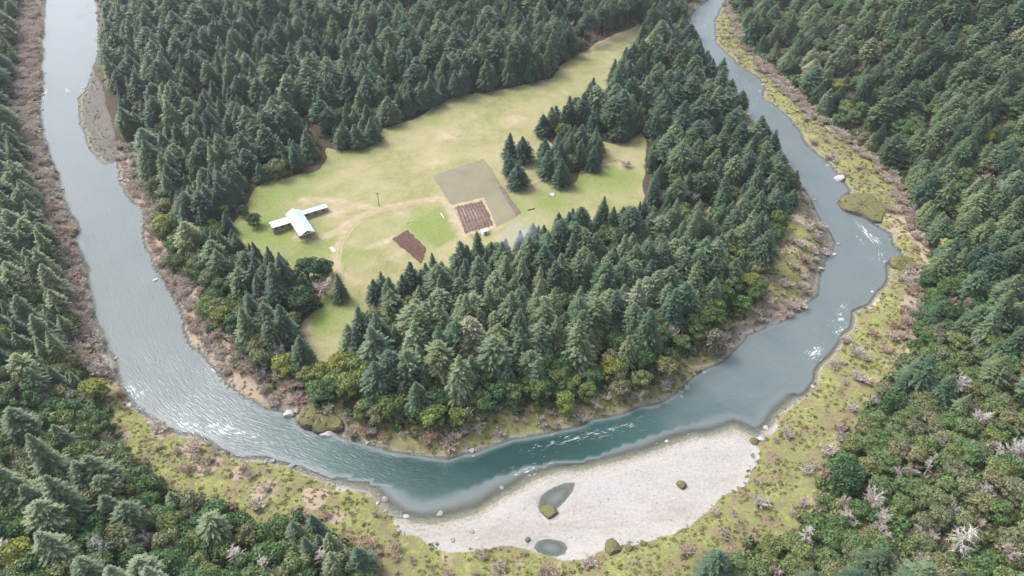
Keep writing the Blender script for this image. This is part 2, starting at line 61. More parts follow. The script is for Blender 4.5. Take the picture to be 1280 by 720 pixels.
SPECIAL = [('conifer',-1.3,347.0,16,4.4,0.12,'upper left conifer of the four standing alone in mid meadow'),('conifer',6.5,344.5,15.5,4.6,0.1,'upper right conifer of the four standing alone in mid meadow'),('conifer',-0.8,330.4,14,3.4,0.15,'slim conifer between the pairs of the four meadow conifers'),('conifer',3.3,320.5,14.5,4.6,0.12,'lowest of the four conifers standing alone in mid meadow'),('conifer',18.3,331.0,15,5.0,0.3,'pale bushy conifer at left foot of the meadow tree tongue'),('conifer',25.9,322.1,16,4.7,0.15,'foremost conifer at the tip of the meadow tree tongue'),('conifer',42.9,336.2,15,3.9,0.15,'conifer at the fence line,right foot of the tree tongue'),('conifer',36.3,340.0,16,3.6,0.2,'narrow conifer second from right at the tongue foot'),('conifer',30.8,343.1,18,4.2,0.22,'tall conifer behind the foremost one on the tree tongue'),('conifer',24.8,344.7,17,4.3,0.25,'tall conifer behind the pale bushy one on the tree tongue'),('conifer',18.3,372.5,13,4.4,0.05,'dark squat conifer at upper left corner of the tree tongue'),('conifer',25.6,380.4,14,4.2,0.2,'conifer next to the dark squat one on the tree tongue'),('conifer',-74.0,236.0,15,3.2,0.35,'lone pine with bare lower trunk in the narrow clearing'),('broadleaf',-90.0,248.0,13,7.0,0.02,'large dark evergreen at meadow corner below the barn'),('broadleaf',-84.0,251.9,10,4.4,0.03,'dark evergreen just right of the largest one below barn'),('broadleaf',-89.5,229.4,13,6.8,0.02,'dark round evergreen on the left side of the clearing'),('broadleaf',-90.6,220.8,7,3.6,0.92,'lime green tree at left edge of the narrow clearing'),('broadleaf',-125.5,288.9,8,3.8,0.0,'dark round tree on the meadow left of the barn'),('broadleaf',-133.0,297.6,7,3.0,0.0,'smaller dark tree behind the round one left of barn'),('conifer',-71.9,386.3,17,6.2,0.4,'broad pale conifer bulging into the meadow top left'),('conifer',-89.1,394.2,17,4.6,0.35,'conifer standing before the bare tan gap in far forest'),('conifer',-78.4,365.7,15,4.8,0.25,'conifer at the corner of the grove jutting above the barn'),('conifer',-86.2,360.2,14,4.6,0.2,'conifer second from the corner of the jutting grove'),('conifer',-94.3,360.5,15,4.6,0.2,'conifer on the lower edge of the jutting grove'),('conifer',-49.7,407.9,17,5.4,0.25,'wide skirted conifer on the upper meadow edge'),('conifer',-29.9,421.8,19,4.6,0.3,'tall conifer on the upper meadow edge'),('conifer',12.3,437.0,16,4.6,0.15,'conifer at the meadow edge below the leafless grey trees'),('conifer',49.7,494.0,24,4.2,0.3,'leftmost conifer with tall bare trunk at far meadow end'),('conifer',54.5,497.9,24,4.2,0.35,'second from left conifer with tall bare trunk at far meadow end'),('conifer',60.1,504.5,24,4.2,0.25,'third from left conifer with tall bare trunk at far meadow end'),('conifer',65.6,508.6,24,4.2,0.4,'fourth from left conifer with tall bare trunk at far meadow end'),('conifer',71.4,515.3,24,4.2,0.3,'fifth from left conifer with tall bare trunk at far meadow end'),('conifer',78.0,522.8,24,4.2,0.35,'sixth from left conifer with tall bare trunk at far meadow end'),('conifer',84.4,531.1,24,4.2,0.3,'seventh from left conifer with tall bare trunk at far meadow end'),('conifer',60.1,109.8,15,4.4,0.25,'dark conifer alone on the near bank below the gravel bar'),('conifer',-44.8,112.1,15,3.8,0.3,'conifer at the tip of the near left forest'),('conifer',-146.2,138.7,27,5.0,0.55,'tallest pale conifer on the near left slope'),('conifer',-132.1,122.3,24,4.6,0.55,'tall open conifer near the bottom of the left slope'),('conifer',-147.4,124.1,22,6.0,0.75,'broad grey green conifer at the left picture edge'),('conifer',49.9,219.3,25,5.0,0.92,'pale yellowish conifer in the middle of the front forest'),('conifer',25.0,195.1,25,5.4,0.7,'large light green conifer in the front forest'),('conifer',26.1,221.1,20,4.0,0.62,'slim bright green conifer in the front forest'),('conifer',-28.5,208.2,24,5.0,0.5,'large conifer in front of the garden plots'),('broadleaf',-46.3,208.1,13,4.8,0.6,'round olive tree inside the front forest near clearing'),('broadleaf',19.7,177.0,9,4.2,0.97,'round lime tree on the front bank facing gravel bar'),('broadleaf',28.7,181.4,9,4.0,0.9,'bright green tree beside the round lime tree,front bank'),('broadleaf',-19.0,169.4,9,4.6,0.9,'bright green tree low on the bank above deep pool'),('broadleaf',59.5,193.7,10,5.0,0.8,'yellow green tree at the right end of front bank'),('broadleaf',41.2,183.8,9,4.4,0.72,'olive yellow tree on the front bank'),('broadleaf',49.2,187.3,10,4.4,0.85,'yellow green tree left of the right end of front bank'),('broadleaf',81.6,208.2,12,5.4,0.75,'round yellow green tree above the inner beach'),('broadleaf',204.3,269.1,10,5.6,1.0,'brightest lime tree at the foot of the right slope'),('broadleaf',219.6,279.7,10,5.0,0.85,'light green tree just above the brightest lime tree'),('broadleaf',251.8,344.0,11,4.6,0.93,'lime tree high on the right slope'),('broadleaf',282.3,441.8,10,5.0,0.86,'bright green tree near the bare scar,top right'),('broadleaf',243.2,379.8,9,3.6,0.95,'small lime tree halfway up the far right slope'),('broadleaf',171.4,226.1,4.5,3.0,0.2,'single dark green bush in the red brush strip'),('broadleaf',-283.4,358.6,8,4.0,0.95,'lime tree on the left slope by the brushy bank'),('broadleaf',109.8,141.5,13,6.0,0.08,'dark full crowned tree at the right forest edge'),('broadleaf',138.0,172.2,12,5.6,0.1,'dark green tree at forest edge above the yellow bank'),('bare',-81.9,239.4,10,6.8,0.28,'leafless mauve tree at the head of narrow clearing'),('bare',-115.0,417.7,9,6.0,0.4,'leafless greyish tree beside the tan gap in forest'),('bare',-106.9,411.1,7,5.0,0.3,'smaller leafless tree right of tan forest gap'),('bare',-79.6,427.9,9,4.0,0.35,'leafless tree behind the broad pale meadow conifer'),('bare',-67.6,452.4,8,3.4,0.3,'leafless tree amid conifers at upper meadow edge'),('bare',28.0,495.1,11,5.6,0.35,'largest leafless grey tree at the far meadow end'),('bare',19.8,485.3,10,4.6,0.45,'leafless grey tree left of the largest,far meadow end'),('bare',41.5,515.6,10,4.2,0.3,'leafless tree right of the largest,far meadow end'),('bare',16.5,530.0,9,4.0,0.4,'leafless tree behind the grey group,far meadow end'),('bare',-91.1,201.6,10,3.6,0.85,'pale leafless tree at left end of the clearing'),('bare',-96.5,191.7,8,3.6,0.75,'pale leafless tree on bank below the barn'),('bare',-90.7,190.0,8,3.2,0.8,'second pale leafless tree on bank below the barn'),('bare',-15.5,169.7,10,2.6,0.4,'slim leafless pinkish tree above the deep pool'),('bare',21.4,198.1,13,3.0,0.85,'white leafless tree within the front forest'),('bare',63.8,212.0,12,4.0,0.5,'grey leafless tree near right end of front forest'),('bare',31.6,178.2,7,3.4,0.4,'leafless pinkish tree on front bank facing rapids'),('bare',49.9,183.9,7,3.4,0.5,'leafless grey tree on front bank right of rapids'),('bare',-11.7,167.1,7,3.0,0.3,'low leafless tree at right of slim pinkish one'),('bare',161.9,177.4,11,5.2,0.75,'broad pale leafless tree mid right slope'),('bare',159.2,159.2,11,4.6,0.85,'whitish leafless tree on the right slope'),('bare',160.4,141.9,12,4.6,0.9,'white leafless tree at the right picture edge'),('bare',116.0,132.6,8,4.8,0.7,'pinkish grey leafless tree low on near right slope'),('bare',105.5,127.0,8,4.2,0.65,'pale leafless tree at the near right forest edge'),('bare',115.5,125.0,7,3.4,0.7,'small pale leafless tree on near right slope'),('bare',145.1,128.6,8,3.4,0.7,'small leafless tree above the big fallen-looking snag'),('bare',126.6,141.2,7,2.6,0.75,'thin pale leafless tree on near right slope'),('bare',242.5,304.8,8,4.0,0.5,'grey leafless tree on upper right slope'),('bare',234.4,314.9,8,4.0,0.5,'grey leafless tree beside lime tree,right slope'),('bare',213.4,477.5,8,4.0,0.5,'grey leafless tree on the far right slope'),('bare',230.1,500.0,8,4.4,0.4,'leafless tree near top of the far right slope'),('bare',139.2,106.6,9,4.0,0.5,'leafless tree at bottom corner of right slope'),('bare',61.7,339.8,4.5,4.2,0.22,'low mauve leafless thicket at the end of the field fence'),('dead',-114.9,106.3,16,2.6,0.68,'white dead conifer snag on the near left slope'),('dead',-109.3,110.9,13,1.4,0.65,'thin bleached trunk right of the white snag'),('dead',-137.5,104.8,11,3.0,0.58,'pale dead tree at lower left corner'),('dead',-81.1,112.1,11,3.2,0.61,'pale dead tree near bottom of left forest'),('dead',-70.7,106.6,12,2.6,0.68,'white dead tree at the bottom edge'),('dead',-56.6,111.0,13,2.8,0.65,'white dead tree near the near left forest tip'),('dead',128.5,111.1,13,4.6,0.72,'big white dead tree on the near right slope'),('dead',90.5,120.3,11,2.8,0.68,'white dead tree at forest edge by near bank'),('dead',134.7,140.9,12,1.8,0.65,'slender bleached snag on right slope'),('dead',152.8,140.0,12,2.2,0.61,'bleached snag left of the white edge tree')]
BARE_ZONES = [(295,441,9),(272,433,7),(-102,406,11),(-94,400,8),(-110,418,8),(294,416,6),(136,291,10)]
BOULDERS = [(12.1,134.1,3.4,'m','mossy boulder standing in the gravel bar pool'),(57.7,144.3,2.1,'m','small mossy boulder alone on the right of gravel bar'),(31.7,120.1,3.0,'m','mossy rock mound at the rear edge of gravel bar'),(-83.3,176.6,2.6,'p','white boulder in the water left of peninsula point'),(-80.7,178.1,1.8,'r','dark boulder beside the white one at peninsula point'),(-67.8,167.9,3.0,'p','white boulder at the foot of the mossy point'),(-65.3,167.2,1.9,'p','smaller pale boulder beside the white point boulder'),(36.5,120.1,1.6,'m','small mossy rock right of the rock mound on bar'),(41.3,122.3,1.4,'m','low mossy stone at rear of gravel bar'),(181.4,344.3,4.0,'p','pale slab of rock on the right river bank'),(5.1,124.3,1.2,'m','dark stone left of the smaller gravel bar pool'),(-18.9,124.0,0.9,'r','small grey stone at left end of gravel bar'),(-12.9,127.1,0.9,'r','grey stone low on the left gravel bar'),(-312.9,449.7,2.0,'r','dark boulder splitting the foam by far left bank'),(87.4,163.2,2.2,'m','mossy boulder at the right tip of gravel bar'),(90.3,164.6,1.8,'p','pale stone at the right tip of gravel bar')]
OUTCROPS = [([(-79.6,178.4),(-73.1,179.2),(-65.7,175.3),(-62.1,168.5),(-67.2,167.4),(-73.3,168.9),(-78.8,172.2)],3.2,'mossy rock outcrop on the tip of the peninsula point'),([(171.5,319.1),(179.4,326.1),(190.4,326.9),(194.4,320.7),(191.8,305.8),(185.8,300.8),(180.9,307.2),(174.2,311.6)],3.0,'mossy rock outcrop jutting into right river bend'),([(178.0,267.3),(185.3,272.2),(189.6,269.7),(186.3,263.6),(179.8,262.4)],2.6,'dark mossy outcrop beside the right bank rapids')]
PLOT_FALLOW = [(-42.5,331.1),(-15.2,348.6),(4.4,297.0),(-4.7,286.3),(-8.6,289.1),(-14.7,311.8),(-29.8,304.4),(-32.4,307.7)]
PLOT_STRIP = [(-7.5,321.6),(-5.6,323.2),(4.4,298.3),(2.0,294.9)]
PLOT_ROWS = [(-28.9,303.0),(-15.1,309.5),(-8.8,287.8),(-22.3,281.0)]
PLOT_TILLED = [(-56.6,277.7),(-50.8,284.3),(-40.2,270.7),(-41.8,259.6)]
POINTS = {'tarp': (-83.8,269.6),'shed': (-13.1,281.7),'ring': (20.6,314.3),'pole': (-66.7,303.4),'bench': (-34.4,295.5),'log': (9.6,301.0),'bags': (-51.2,290.2)}
FALLOW_LOW = (-18.2,276.2)
FENCE = [(5.4,319.6),(11.7,323.5),(27.8,334.1),(40.9,338.4),(52.2,343.5),(60.3,346.3)]
SMOKE = (2.2,255.8)

# ------------------------------------------------------------------ terrain maths
def sdist(P, poly):
    """signed distance of points P (n,2) to a closed polygon, negative inside"""
    poly = np.asarray(poly, float); A = poly; B = np.roll(poly, -1, 0)
    out = np.full(len(P), 1e18); ins = np.zeros(len(P), bool)
    for a, b in zip(A, B):
        ab = b - a; L = float(ab @ ab) + 1e-12
        ap = P - a
        t = np.clip((ap @ ab) / L, 0, 1)
        dx = ap[:, 0] - t * ab[0]; dy = ap[:, 1] - t * ab[1]
        np.minimum(out, dx * dx + dy * dy, out=out)
        c = (a[1] > P[:, 1]) != (b[1] > P[:, 1])
        if a[1] != b[1]:
            xi = a[0] + (P[:, 1] - a[1]) * (b[0] - a[0]) / (b[1] - a[1])
            ins ^= c & (P[:, 0] < xi)
    d = np.sqrt(out)
    return np.where(ins, -d, d)

def pdist(P, line):
    line = np.asarray(line, float); out = np.full(len(P), 1e18)
    for a, b in zip(line[:-1], line[1:]):
        ab = b - a; L = float(ab @ ab) + 1e-12; ap = P - a
        t = np.clip((ap @ ab) / L, 0, 1)
        dx = ap[:, 0] - t * ab[0]; dy = ap[:, 1] - t * ab[1]
        np.minimum(out, dx * dx + dy * dy, out=out)
    return np.sqrt(out)

def _hash(ix, iy, seed):
    h = (ix.astype(np.int64) * 374761393 + iy.astype(np.int64) * 668265263 + seed * 1442695041) & 0x7fffffff
    h = ((h ^ (h >> 13)) * 1274126177) & 0x7fffffff
    return ((h ^ (h >> 16)) & 0xffff) / 65535.0

def vnoise(P, s, seed=0):
    q = P / s; i = np.floor(q).astype(np.int64); f = q - i; f = f * f * (3 - 2 * f)
    a = _hash(i[:, 0], i[:, 1], seed); b = _hash(i[:, 0] + 1, i[:, 1], seed)
    c = _hash(i[:, 0], i[:, 1] + 1, seed); d = _hash(i[:, 0] + 1, i[:, 1] + 1, seed)
    return (a * (1 - f[:, 0]) + b * f[:, 0]) * (1 - f[:, 1]) + (c * (1 - f[:, 0]) + d * f[:, 0]) * f[:, 1]

def ss(x, a, b):
    t = np.clip((x - a) / (b - a), 0, 1); return t * t * (3 - 2 * t)

RIVER = OUTER + INNER[::-1]
PEN = INNER                               # its two ends run off far behind the bend

def height(P, hills=True, full=False):
    dr = sdist(P, RIVER)
    n1 = vnoise(P, 60, 1) - .5; n2 = vnoise(P, 17, 2) - .5; n3 = vnoise(P, 6, 3) - .5
    pen = sdist(P, PEN) < 0
    pen2 = sdist(P, PEN) < 14
    d = np.maximum(dr + 1.6 * n3 + 2.0 * n2, -60)
    dp = np.maximum(d, 0)
    zp = 4.6 * ss(dp, 0, 15) + 0.045 * np.maximum(0, P[:, 1] - 215) * ss(dp, 5, 70)
    zo = 1.6 * ss(dp, 0, 7) + 0.05 * np.minimum(dp, 70)
    if hills:
        dl = np.maximum(0, -sdist(P, OUT_LEFT)); dR = np.maximum(0, -sdist(P, OUT_RIGHT))
        hl = np.maximum(dl, 0); hr = np.maximum(dR, 0)
        rise = 0.52 * (np.sqrt(hl * hl + 100) - 10) + 0.46 * (np.sqrt(hr * hr + 100) - 10)
        rise = 170 * (1 - np.exp(-rise / 170))
        zo = zo + rise * (1 + .35 * n1 * ss(rise, 5, 60)) + n1 * 6 * ss(rise, 3, 25)
    z = np.where(pen, zp, zo)
    db = -sdist(P, BAR)                   # the gravel bar lies low and even
    z = np.where(db > -10, z * (1 - .55 * ss(db, -10, 3)), z)
    z = z + n2 * 0.9 * ss(dp, 2, 12) + n3 * .35 * ss(dp, 1, 6) * ss(-db, 0, 6)
    for poly, dep in POOLS:
        dpool = -sdist(P, poly)
        z = np.where(dpool > -2.5, np.minimum(z, np.maximum(POOL_Z - .25 * dpool - .02, POOL_Z - dep)), z)
    dmax = 1.25 + 2.2 * np.exp(-((P[:, 0] + 8) / 62) ** 2 - ((P[:, 1] - 178) / 45) ** 2)
    bed = -np.minimum(dmax, np.where(pen2, .9, np.where(sdist(P, BAR) < 30, .2, .45)) * np.maximum(0, -d))
    z = np.where(d < 0, bed, z)
    return (z, dr, pen, n1, n2, n3) if full else z

def h_at(x, y):
    return float(height(np.array([[x, y]], float))[0])

# ------------------------------------------------------------------ helpers
def tag(o, label=None, cat=None, group=None, kind=None):
    if label: o['label'] = label
    if cat: o['category'] = cat
    if group: o['group'] = group
    if kind: o['kind'] = kind
    return o

def mesh_of(name, V, F, mats=(), smooth=False, mi=None):
    me = bpy.data.meshes.new(name)
    me.from_pydata([tuple(v) for v in V], [], [tuple(f) for f in F])
    for m in mats: me.materials.append(m)
    if mi is not None: me.polygons.foreach_set('material_index', np.asarray(mi, np.int32))
    if smooth: me.polygons.foreach_set('use_smooth', np.ones(len(me.polygons), bool))
    me.update()
    return me

def link(name, me, parent=None, loc=None):
    o = bpy.data.objects.new(name, me); COL.objects.link(o)
    if parent is not None: o.parent = parent
    if loc is not None: o.location = loc
    return o

def fattr(me, name, arr, domain='POINT'):
    a = me.attributes.new(name, 'FLOAT', domain); a.data.foreach_set('value', np.asarray(arr, np.float32))

def vattr(me, name, arr, domain='POINT'):
    a = me.attributes.new(name, 'FLOAT_VECTOR', domain); a.data.foreach_set('vector', np.asarray(arr, np.float32).ravel())

class NT:
    """small node-tree writer"""
    def __init__(s, name):
        s.m = bpy.data.materials.new(name); s.m.use_nodes = True
        s.t = s.m.node_tree; s.n = s.t.nodes; s.b = s.n['Principled BSDF']; s.out = s.n['Material Output']
    def node(s, kind, **kw):
        x = s.n.new(kind)
        for k, v in kw.items(): setattr(x, k, v)
        return x
    def set(s, sock, v):
        if isinstance(v, bpy.types.NodeSocket): s.t.links.new(v, sock)
        else: sock.default_value = v
    def attr(s, name, kind='GEOMETRY', out='Fac'):
        a = s.node('ShaderNodeAttribute', attribute_name=name, attribute_type=kind); return a.outputs[out]
    def pos(s):
        return s.node('ShaderNodeNewGeometry').outputs['Position']
    def noise(s, scale, detail=4, rough=.6, vec=None, out='Fac', dist=0.0):
        x = s.node('ShaderNodeTexNoise'); x.inputs['Scale'].default_value = scale
        x.inputs['Detail'].default_value = detail; x.inputs['Roughness'].default_value = rough
        x.inputs['Distortion'].default_value = dist
        s.t.links.new(vec if vec is not None else s.pos(), x.inputs['Vector']); return x.outputs[out]
    def math(s, op, a, b=0.0, c=0.0, clamp=False):
        x = s.node('ShaderNodeMath', operation=op, use_clamp=clamp)
        s.set(x.inputs[0], a); s.set(x.inputs[1], b); s.set(x.inputs[2], c); return x.outputs[0]
    def rng(s, v, a, b, c=0.0, d=1.0, smooth=True):
        x = s.node('ShaderNodeMapRange', interpolation_type='SMOOTHSTEP' if smooth else 'LINEAR')
        s.set(x.inputs[0], v); x.inputs[1].default_value = a; x.inputs[2].default_value = b
        x.inputs[3].default_value = c; x.inputs[4].default_value = d; return x.outputs[0]
    def mix(s, f, a, b, blend='MIX'):
        x = s.node('ShaderNodeMix', data_type='RGBA', blend_type=blend)
        s.set(x.inputs['Factor'], f)
        for k, v in (('A', a), ('B', b)):
            sock = [i for i in x.inputs if i.name == k and i.type == 'RGBA'][0]
            s.set(sock, v if isinstance(v, bpy.types.NodeSocket) else (*v, 1.0) if len(v) == 3 else v)
        return [o for o in x.outputs if o.type == 'RGBA'][0]
    def ramp(s, f, stops):
        x = s.node('ShaderNodeValToRGB'); e = x.color_ramp.elements
        while len(e) < len(stops): e.new(0.5)
        for k, (p, c) in enumerate(stops): e[k].position = p; e[k].color = (*c, 1.0)
        s.set(x.inputs[0], f); return x.outputs[0]
    def bump(s, h, strength, dist=1.0):
        x = s.node('ShaderNodeBump'); x.inputs['Strength'].default_value = strength; x.inputs['Distance'].default_value = dist
        s.set(x.inputs['Height'], h); s.t.links.new(x.outputs[0], s.b.inputs['Normal']); return x
    def fin(s, color, rough=.85, spec=.2):
        s.set(s.b.inputs['Base Color'], color if isinstance(color, bpy.types.NodeSocket) else (*color, 1.0))
        s.set(s.b.inputs['Roughness'], rough); s.b.inputs['Specular IOR Level'].default_value = spec
        return s.m

def foliage_mat(name, stops, jitter=.35, hues=((.90, 1.0, 1.04), (1.12, 1.04, .88))):
    t = NT(name)
    tint = t.attr('tint', 'INSTANCER')
    col = t.ramp(tint, stops)
    hue = t.math('FRACT', t.math('MULTIPLY', tint, 53.7))          # some plants bluer, some yellower
    col = t.mix(1.0, col, t.ramp(hue, [(0, hues[0]), (.5, (1, 1, 1)), (1, hues[1])]), 'MULTIPLY')
    leaf = t.attr('leaf')                              # each spray its own shade of green
    f = t.rng(leaf, 0, 1, 1 - jitter, 1 + jitter, smooth=False)
    c = t.mix(1.0, col, t.node('ShaderNodeCombineColor').outputs[0], 'MULTIPLY')
    cc = c.node.inputs
    comb = [l.from_node for l in t.t.links if l.to_node == c.node and l.from_node.type == 'COMBINE_COLOR'][0]
    for k in range(3): t.t.links.new(f, comb.inputs[k])
    t.fin(c, .55, .35)
    tr = t.node('ShaderNodeBsdfTranslucent'); t.t.links.new(c, tr.inputs[0])
    mx = t.node('ShaderNodeMixShader'); mx.inputs[0].default_value = .30
    t.t.links.new(t.b.outputs[0], mx.inputs[1]); t.t.links.new(tr.outputs[0], mx.inputs[2])
    t.t.links.new(mx.outputs[0], t.out.inputs[0])
    return t.m

# ------------------------------------------------------------------ materials
M = {}
M['conifer'] = foliage_mat('conifer_needles', [(0, (.050, .092, .060)), (.3, (.096, .154, .088)), (.55, (.148, .208, .112)), (.85, (.21, .258, .145)), (1, (.30, .30, .21))])
M['broad'] = foliage_mat('broadleaf_foliage', [(0, (.044, .094, .038)), (.3, (.088, .160, .052)), (.55, (.150, .190, .070)), (.75, (.18, .175, .105)), (.88, (.15, .20, .055)), (1, (.23, .25, .05))], .4)
M['mossy'] = foliage_mat('mossy_shrub', [(0, (.16, .155, .06)), (.4, (.185, .19, .068)), (.75, (.25, .24, .095)), (1, (.32, .265, .155))], .4)
M['twig'] = foliage_mat('bare_twigs', [(0, (.40, .25, .18)), (.2, (.46, .385, .32)), (.5, (.52, .47, .41)), (.75, (.49, .46, .43)), (1, (.58, .56, .53))], .3, ((.95, .97, 1.0), (1.04, .98, .93)))

t = NT('bark'); n = t.noise(1.2, 4); M['bark'] = t.fin(t.ramp(n, [(.3, (.05, .04, .032)), (.7, (.13, .11, .09))]), .9, .1)
t = NT('bleached_wood'); n = t.noise(1.0, 4); M['bleached'] = t.fin(t.ramp(n, [(.3, (.28, .26, .24)), (.7, (.46, .44, .42))]), .85, .15)

# the ground: zone weights are carried by the sheet, noise breaks their edges
t = NT('ground')
p = t.pos()
nb = t.noise(.035, 5, .62); nm = t.noise(.16, 4, .65); nf = t.noise(.9, 4, .7); nv = t.noise(2.6, 3, .7)
def wmask(name, amp=.5, a=.42, b=.58):
    w = t.attr(name)
    return t.rng(t.math('ADD', w, t.math('MULTIPLY', t.math('SUBTRACT', nm, .5), amp)), a, b)
forest = t.ramp(nf, [(.25, (.035, .026, .018)), (.55, (.075, .055, .038)), (.8, (.06, .07, .03))])
g1 = t.ramp(t.math('ADD', t.math('ADD', t.math('MULTIPLY', nb, .42), t.math('MULTIPLY', nm, .22)), t.math('ADD', t.math('MULTIPLY', nf, .2), t.math('MULTIPLY', nv, .16))),
            [(.36, (.135, .16, .06)), (.45, (.205, .205, .09)), (.52, (.26, .24, .125)), (.62, (.31, .27, .165))])
green = t.attr('green')
g1 = t.mix(t.math('MULTIPLY', green, .8), g1, t.ramp(nf, [(.3, (.115, .17, .04)), (.7, (.18, .225, .065))]))
soilc = t.ramp(nm, [(.3, (.28, .22, .14)), (.7, (.38, .33, .22))])
g1 = t.mix(t.math('MULTIPLY', t.attr('track'), t.rng(nm, .2, .6, .55, 1)), g1, soilc)
bank = t.ramp(t.math('ADD', t.math('MULTIPLY', nm, .5), t.math('MULTIPLY', nf, .5)),
              [(.38, (.13, .09, .07)), (.45, (.19, .15, .095)), (.50, (.155, .168, .06)), (.57, (.212, .218, .08)), (.66, (.28, .235, .15))])
brush = t.ramp(t.math('ADD', t.math('MULTIPLY', nm, .5), t.math('MULTIPLY', nf, .5)),
               [(.3, (.16, .12, .095)), (.5, (.29, .225, .18)), (.66, (.32, .27, .14)), (.8, (.40, .34, .28))])
vor = t.node('ShaderNodeTexVoronoi'); vor.inputs['Scale'].default_value = 1.1; t.t.links.new(p, vor.inputs['Vector'])
grav = t.ramp(t.math('ADD', t.math('MULTIPLY', nf, .8), t.math('MULTIPLY', vor.outputs['Color'], .2)),
              [(.22, (.26, .245, .23)), (.5, (.32, .305, .288)), (.75, (.36, .345, .325))])
mpg = t.node('ShaderNodeMapping'); mpg.inputs['Rotation'].default_value = (0, 0, -.35); mpg.inputs['Scale'].default_value = (.035, .13, 1); t.t.links.new(p, mpg.inputs[0])
grav = t.mix(t.rng(t.noise(1.0, 5, .65, mpg.outputs[0]), .42, .68, 0, .75), grav, t.ramp(nf, [(.3, (.20, .185, .165)), (.7, (.33, .30, .27))]))
wetg = t.ramp(nf, [(.3, (.085, .078, .07)), (.7, (.165, .15, .135))])
c = t.mix(wmask('w_bank'), forest, bank)
c = t.mix(wmask('w_brush'), c, brush)
c = t.mix(wmask('w_meadow', .35), c, g1)
c = t.mix(wmask('w_gravel', .45), c, grav)
c = t.mix(wmask('w_dark', .45), c, wetg)
bed = t.ramp(nf, [(.3, (.16, .14, .11)), (.7, (.30, .265, .22))])
zz = t.node('ShaderNodeSeparateXYZ'); t.t.links.new(p, zz.inputs[0])
wet = t.rng(t.math('ADD', zz.outputs[2], t.math('MULTIPLY', t.math('SUBTRACT', nf, .5), .6)), -.10, .40, 1, 0)
c = t.mix(wet, c, bed)
t.bump(t.math('ADD', t.math('MULTIPLY', nf, .8), t.math('MULTIPLY', nv, .35)), .55, .7)
M['ground'] = t.fin(c, .95, .12)

# river water: clear over the shallow bed, teal where deep, broken white on the riffles
t = NT('river_water')
dep = t.attr('depth'); fl = t.attr('flow', out='Vector'); foam = t.attr('foam'); rip = t.attr('ripple')
mp = t.node('ShaderNodeMapping'); mp.inputs['Scale'].default_value = (.24, 1.0, 1.0); t.t.links.new(fl, mp.inputs[0])
n_long = t.noise(.75, 5, .62, mp.outputs[0]); n_fine = t.noise(1.5, 4, .65, mp.outputs[0], dist=.4)
n_big = t.noise(.05, 3, .5, fl)
wcol = t.ramp(t.math('ADD', t.math('DIVIDE', dep, 3.4), t.math('MULTIPLY', t.math('SUBTRACT', n_big, .5), .3)),
              [(.02, (.085, .080, .065)), (.16, (.090, .095, .085)), (.30, (.115, .136, .136)), (.40, (.102, .128, .130)), (.60, (.034, .070, .066)), (.85, (.008, .034, .032))])  # mid-depth stops lightened: pale sky reflection put into the water's base colour
fo = t.rng(t.math('ADD', foam, t.math('MULTIPLY', t.math('SUBTRACT', n_fine, .5), 2.6)), .52, 1.30)
fo = t.math('MULTIPLY', fo, t.rng(foam, .02, .2))
wcol = t.mix(fo, wcol, (.74, .77, .78))
t.fin(wcol, t.math('ADD', t.math('MULTIPLY', fo, .6), .05), .5)
t.b.inputs['IOR'].default_value = 1.333
hgt = t.math('ADD', t.math('MULTIPLY', n_long, .7), t.math('MULTIPLY', n_fine, t.math('ADD', t.math('MULTIPLY', rip, .55), .40)))
t.bump(hgt, .42, .5)
tr = t.node('ShaderNodeBsdfTransparent'); tr.inputs[0].default_value = (.85, .93, .9, 1)
mx = t.node('ShaderNodeMixShader'); t.t.links.new(t.rng(t.math('ADD', dep, fo), .03, .95, .10, 1), mx.inputs[0])
t.t.links.new(tr.outputs[0], mx.inputs[1]); t.t.links.new(t.b.outputs[0], mx.inputs[2]); t.t.links.new(mx.outputs[0], t.out.inputs[0])
M['water'] = t.m

t = NT('boulder_rock'); n = t.noise(.9, 6, .65); n2_ = t.noise(4.0, 4)
M['rock'] = t.fin(t.ramp(t.math('ADD', t.math('MULTIPLY', n, .6), t.math('MULTIPLY', n2_, .4)), [(.3, (.12, .11, .10)), (.55, (.27, .25, .235)), (.75, (.42, .40, .38))]), .85, .25)
t.bump(n2_, .6, .3)
t = NT('pale_rock'); n = t.noise(.9, 6, .65)
M['pale_rock'] = t.fin(t.ramp(n, [(.3, (.26, .25, .245)), (.7, (.46, .45, .44))]), .8, .25)
t = NT('mossy_rock'); n = t.noise(.8, 6, .65); geo = t.node('ShaderNodeNewGeometry'); sp = t.node('ShaderNodeSeparateXYZ'); t.t.links.new(geo.outputs['Normal'], sp.inputs[0])
mo = t.rng(t.math('ADD', sp.outputs[2], t.math('MULTIPLY', t.math('SUBTRACT', n, .5), 1.0)), .35, .65)
M['mossy_rock'] = t.fin(t.mix(mo, (.085, .078, .07), t.ramp(t.noise(2.2, 4), [(.3, (.075, .078, .035)), (.7, (.17, .155, .07))])), .9, .15)
t.bump(n, .8, .5)

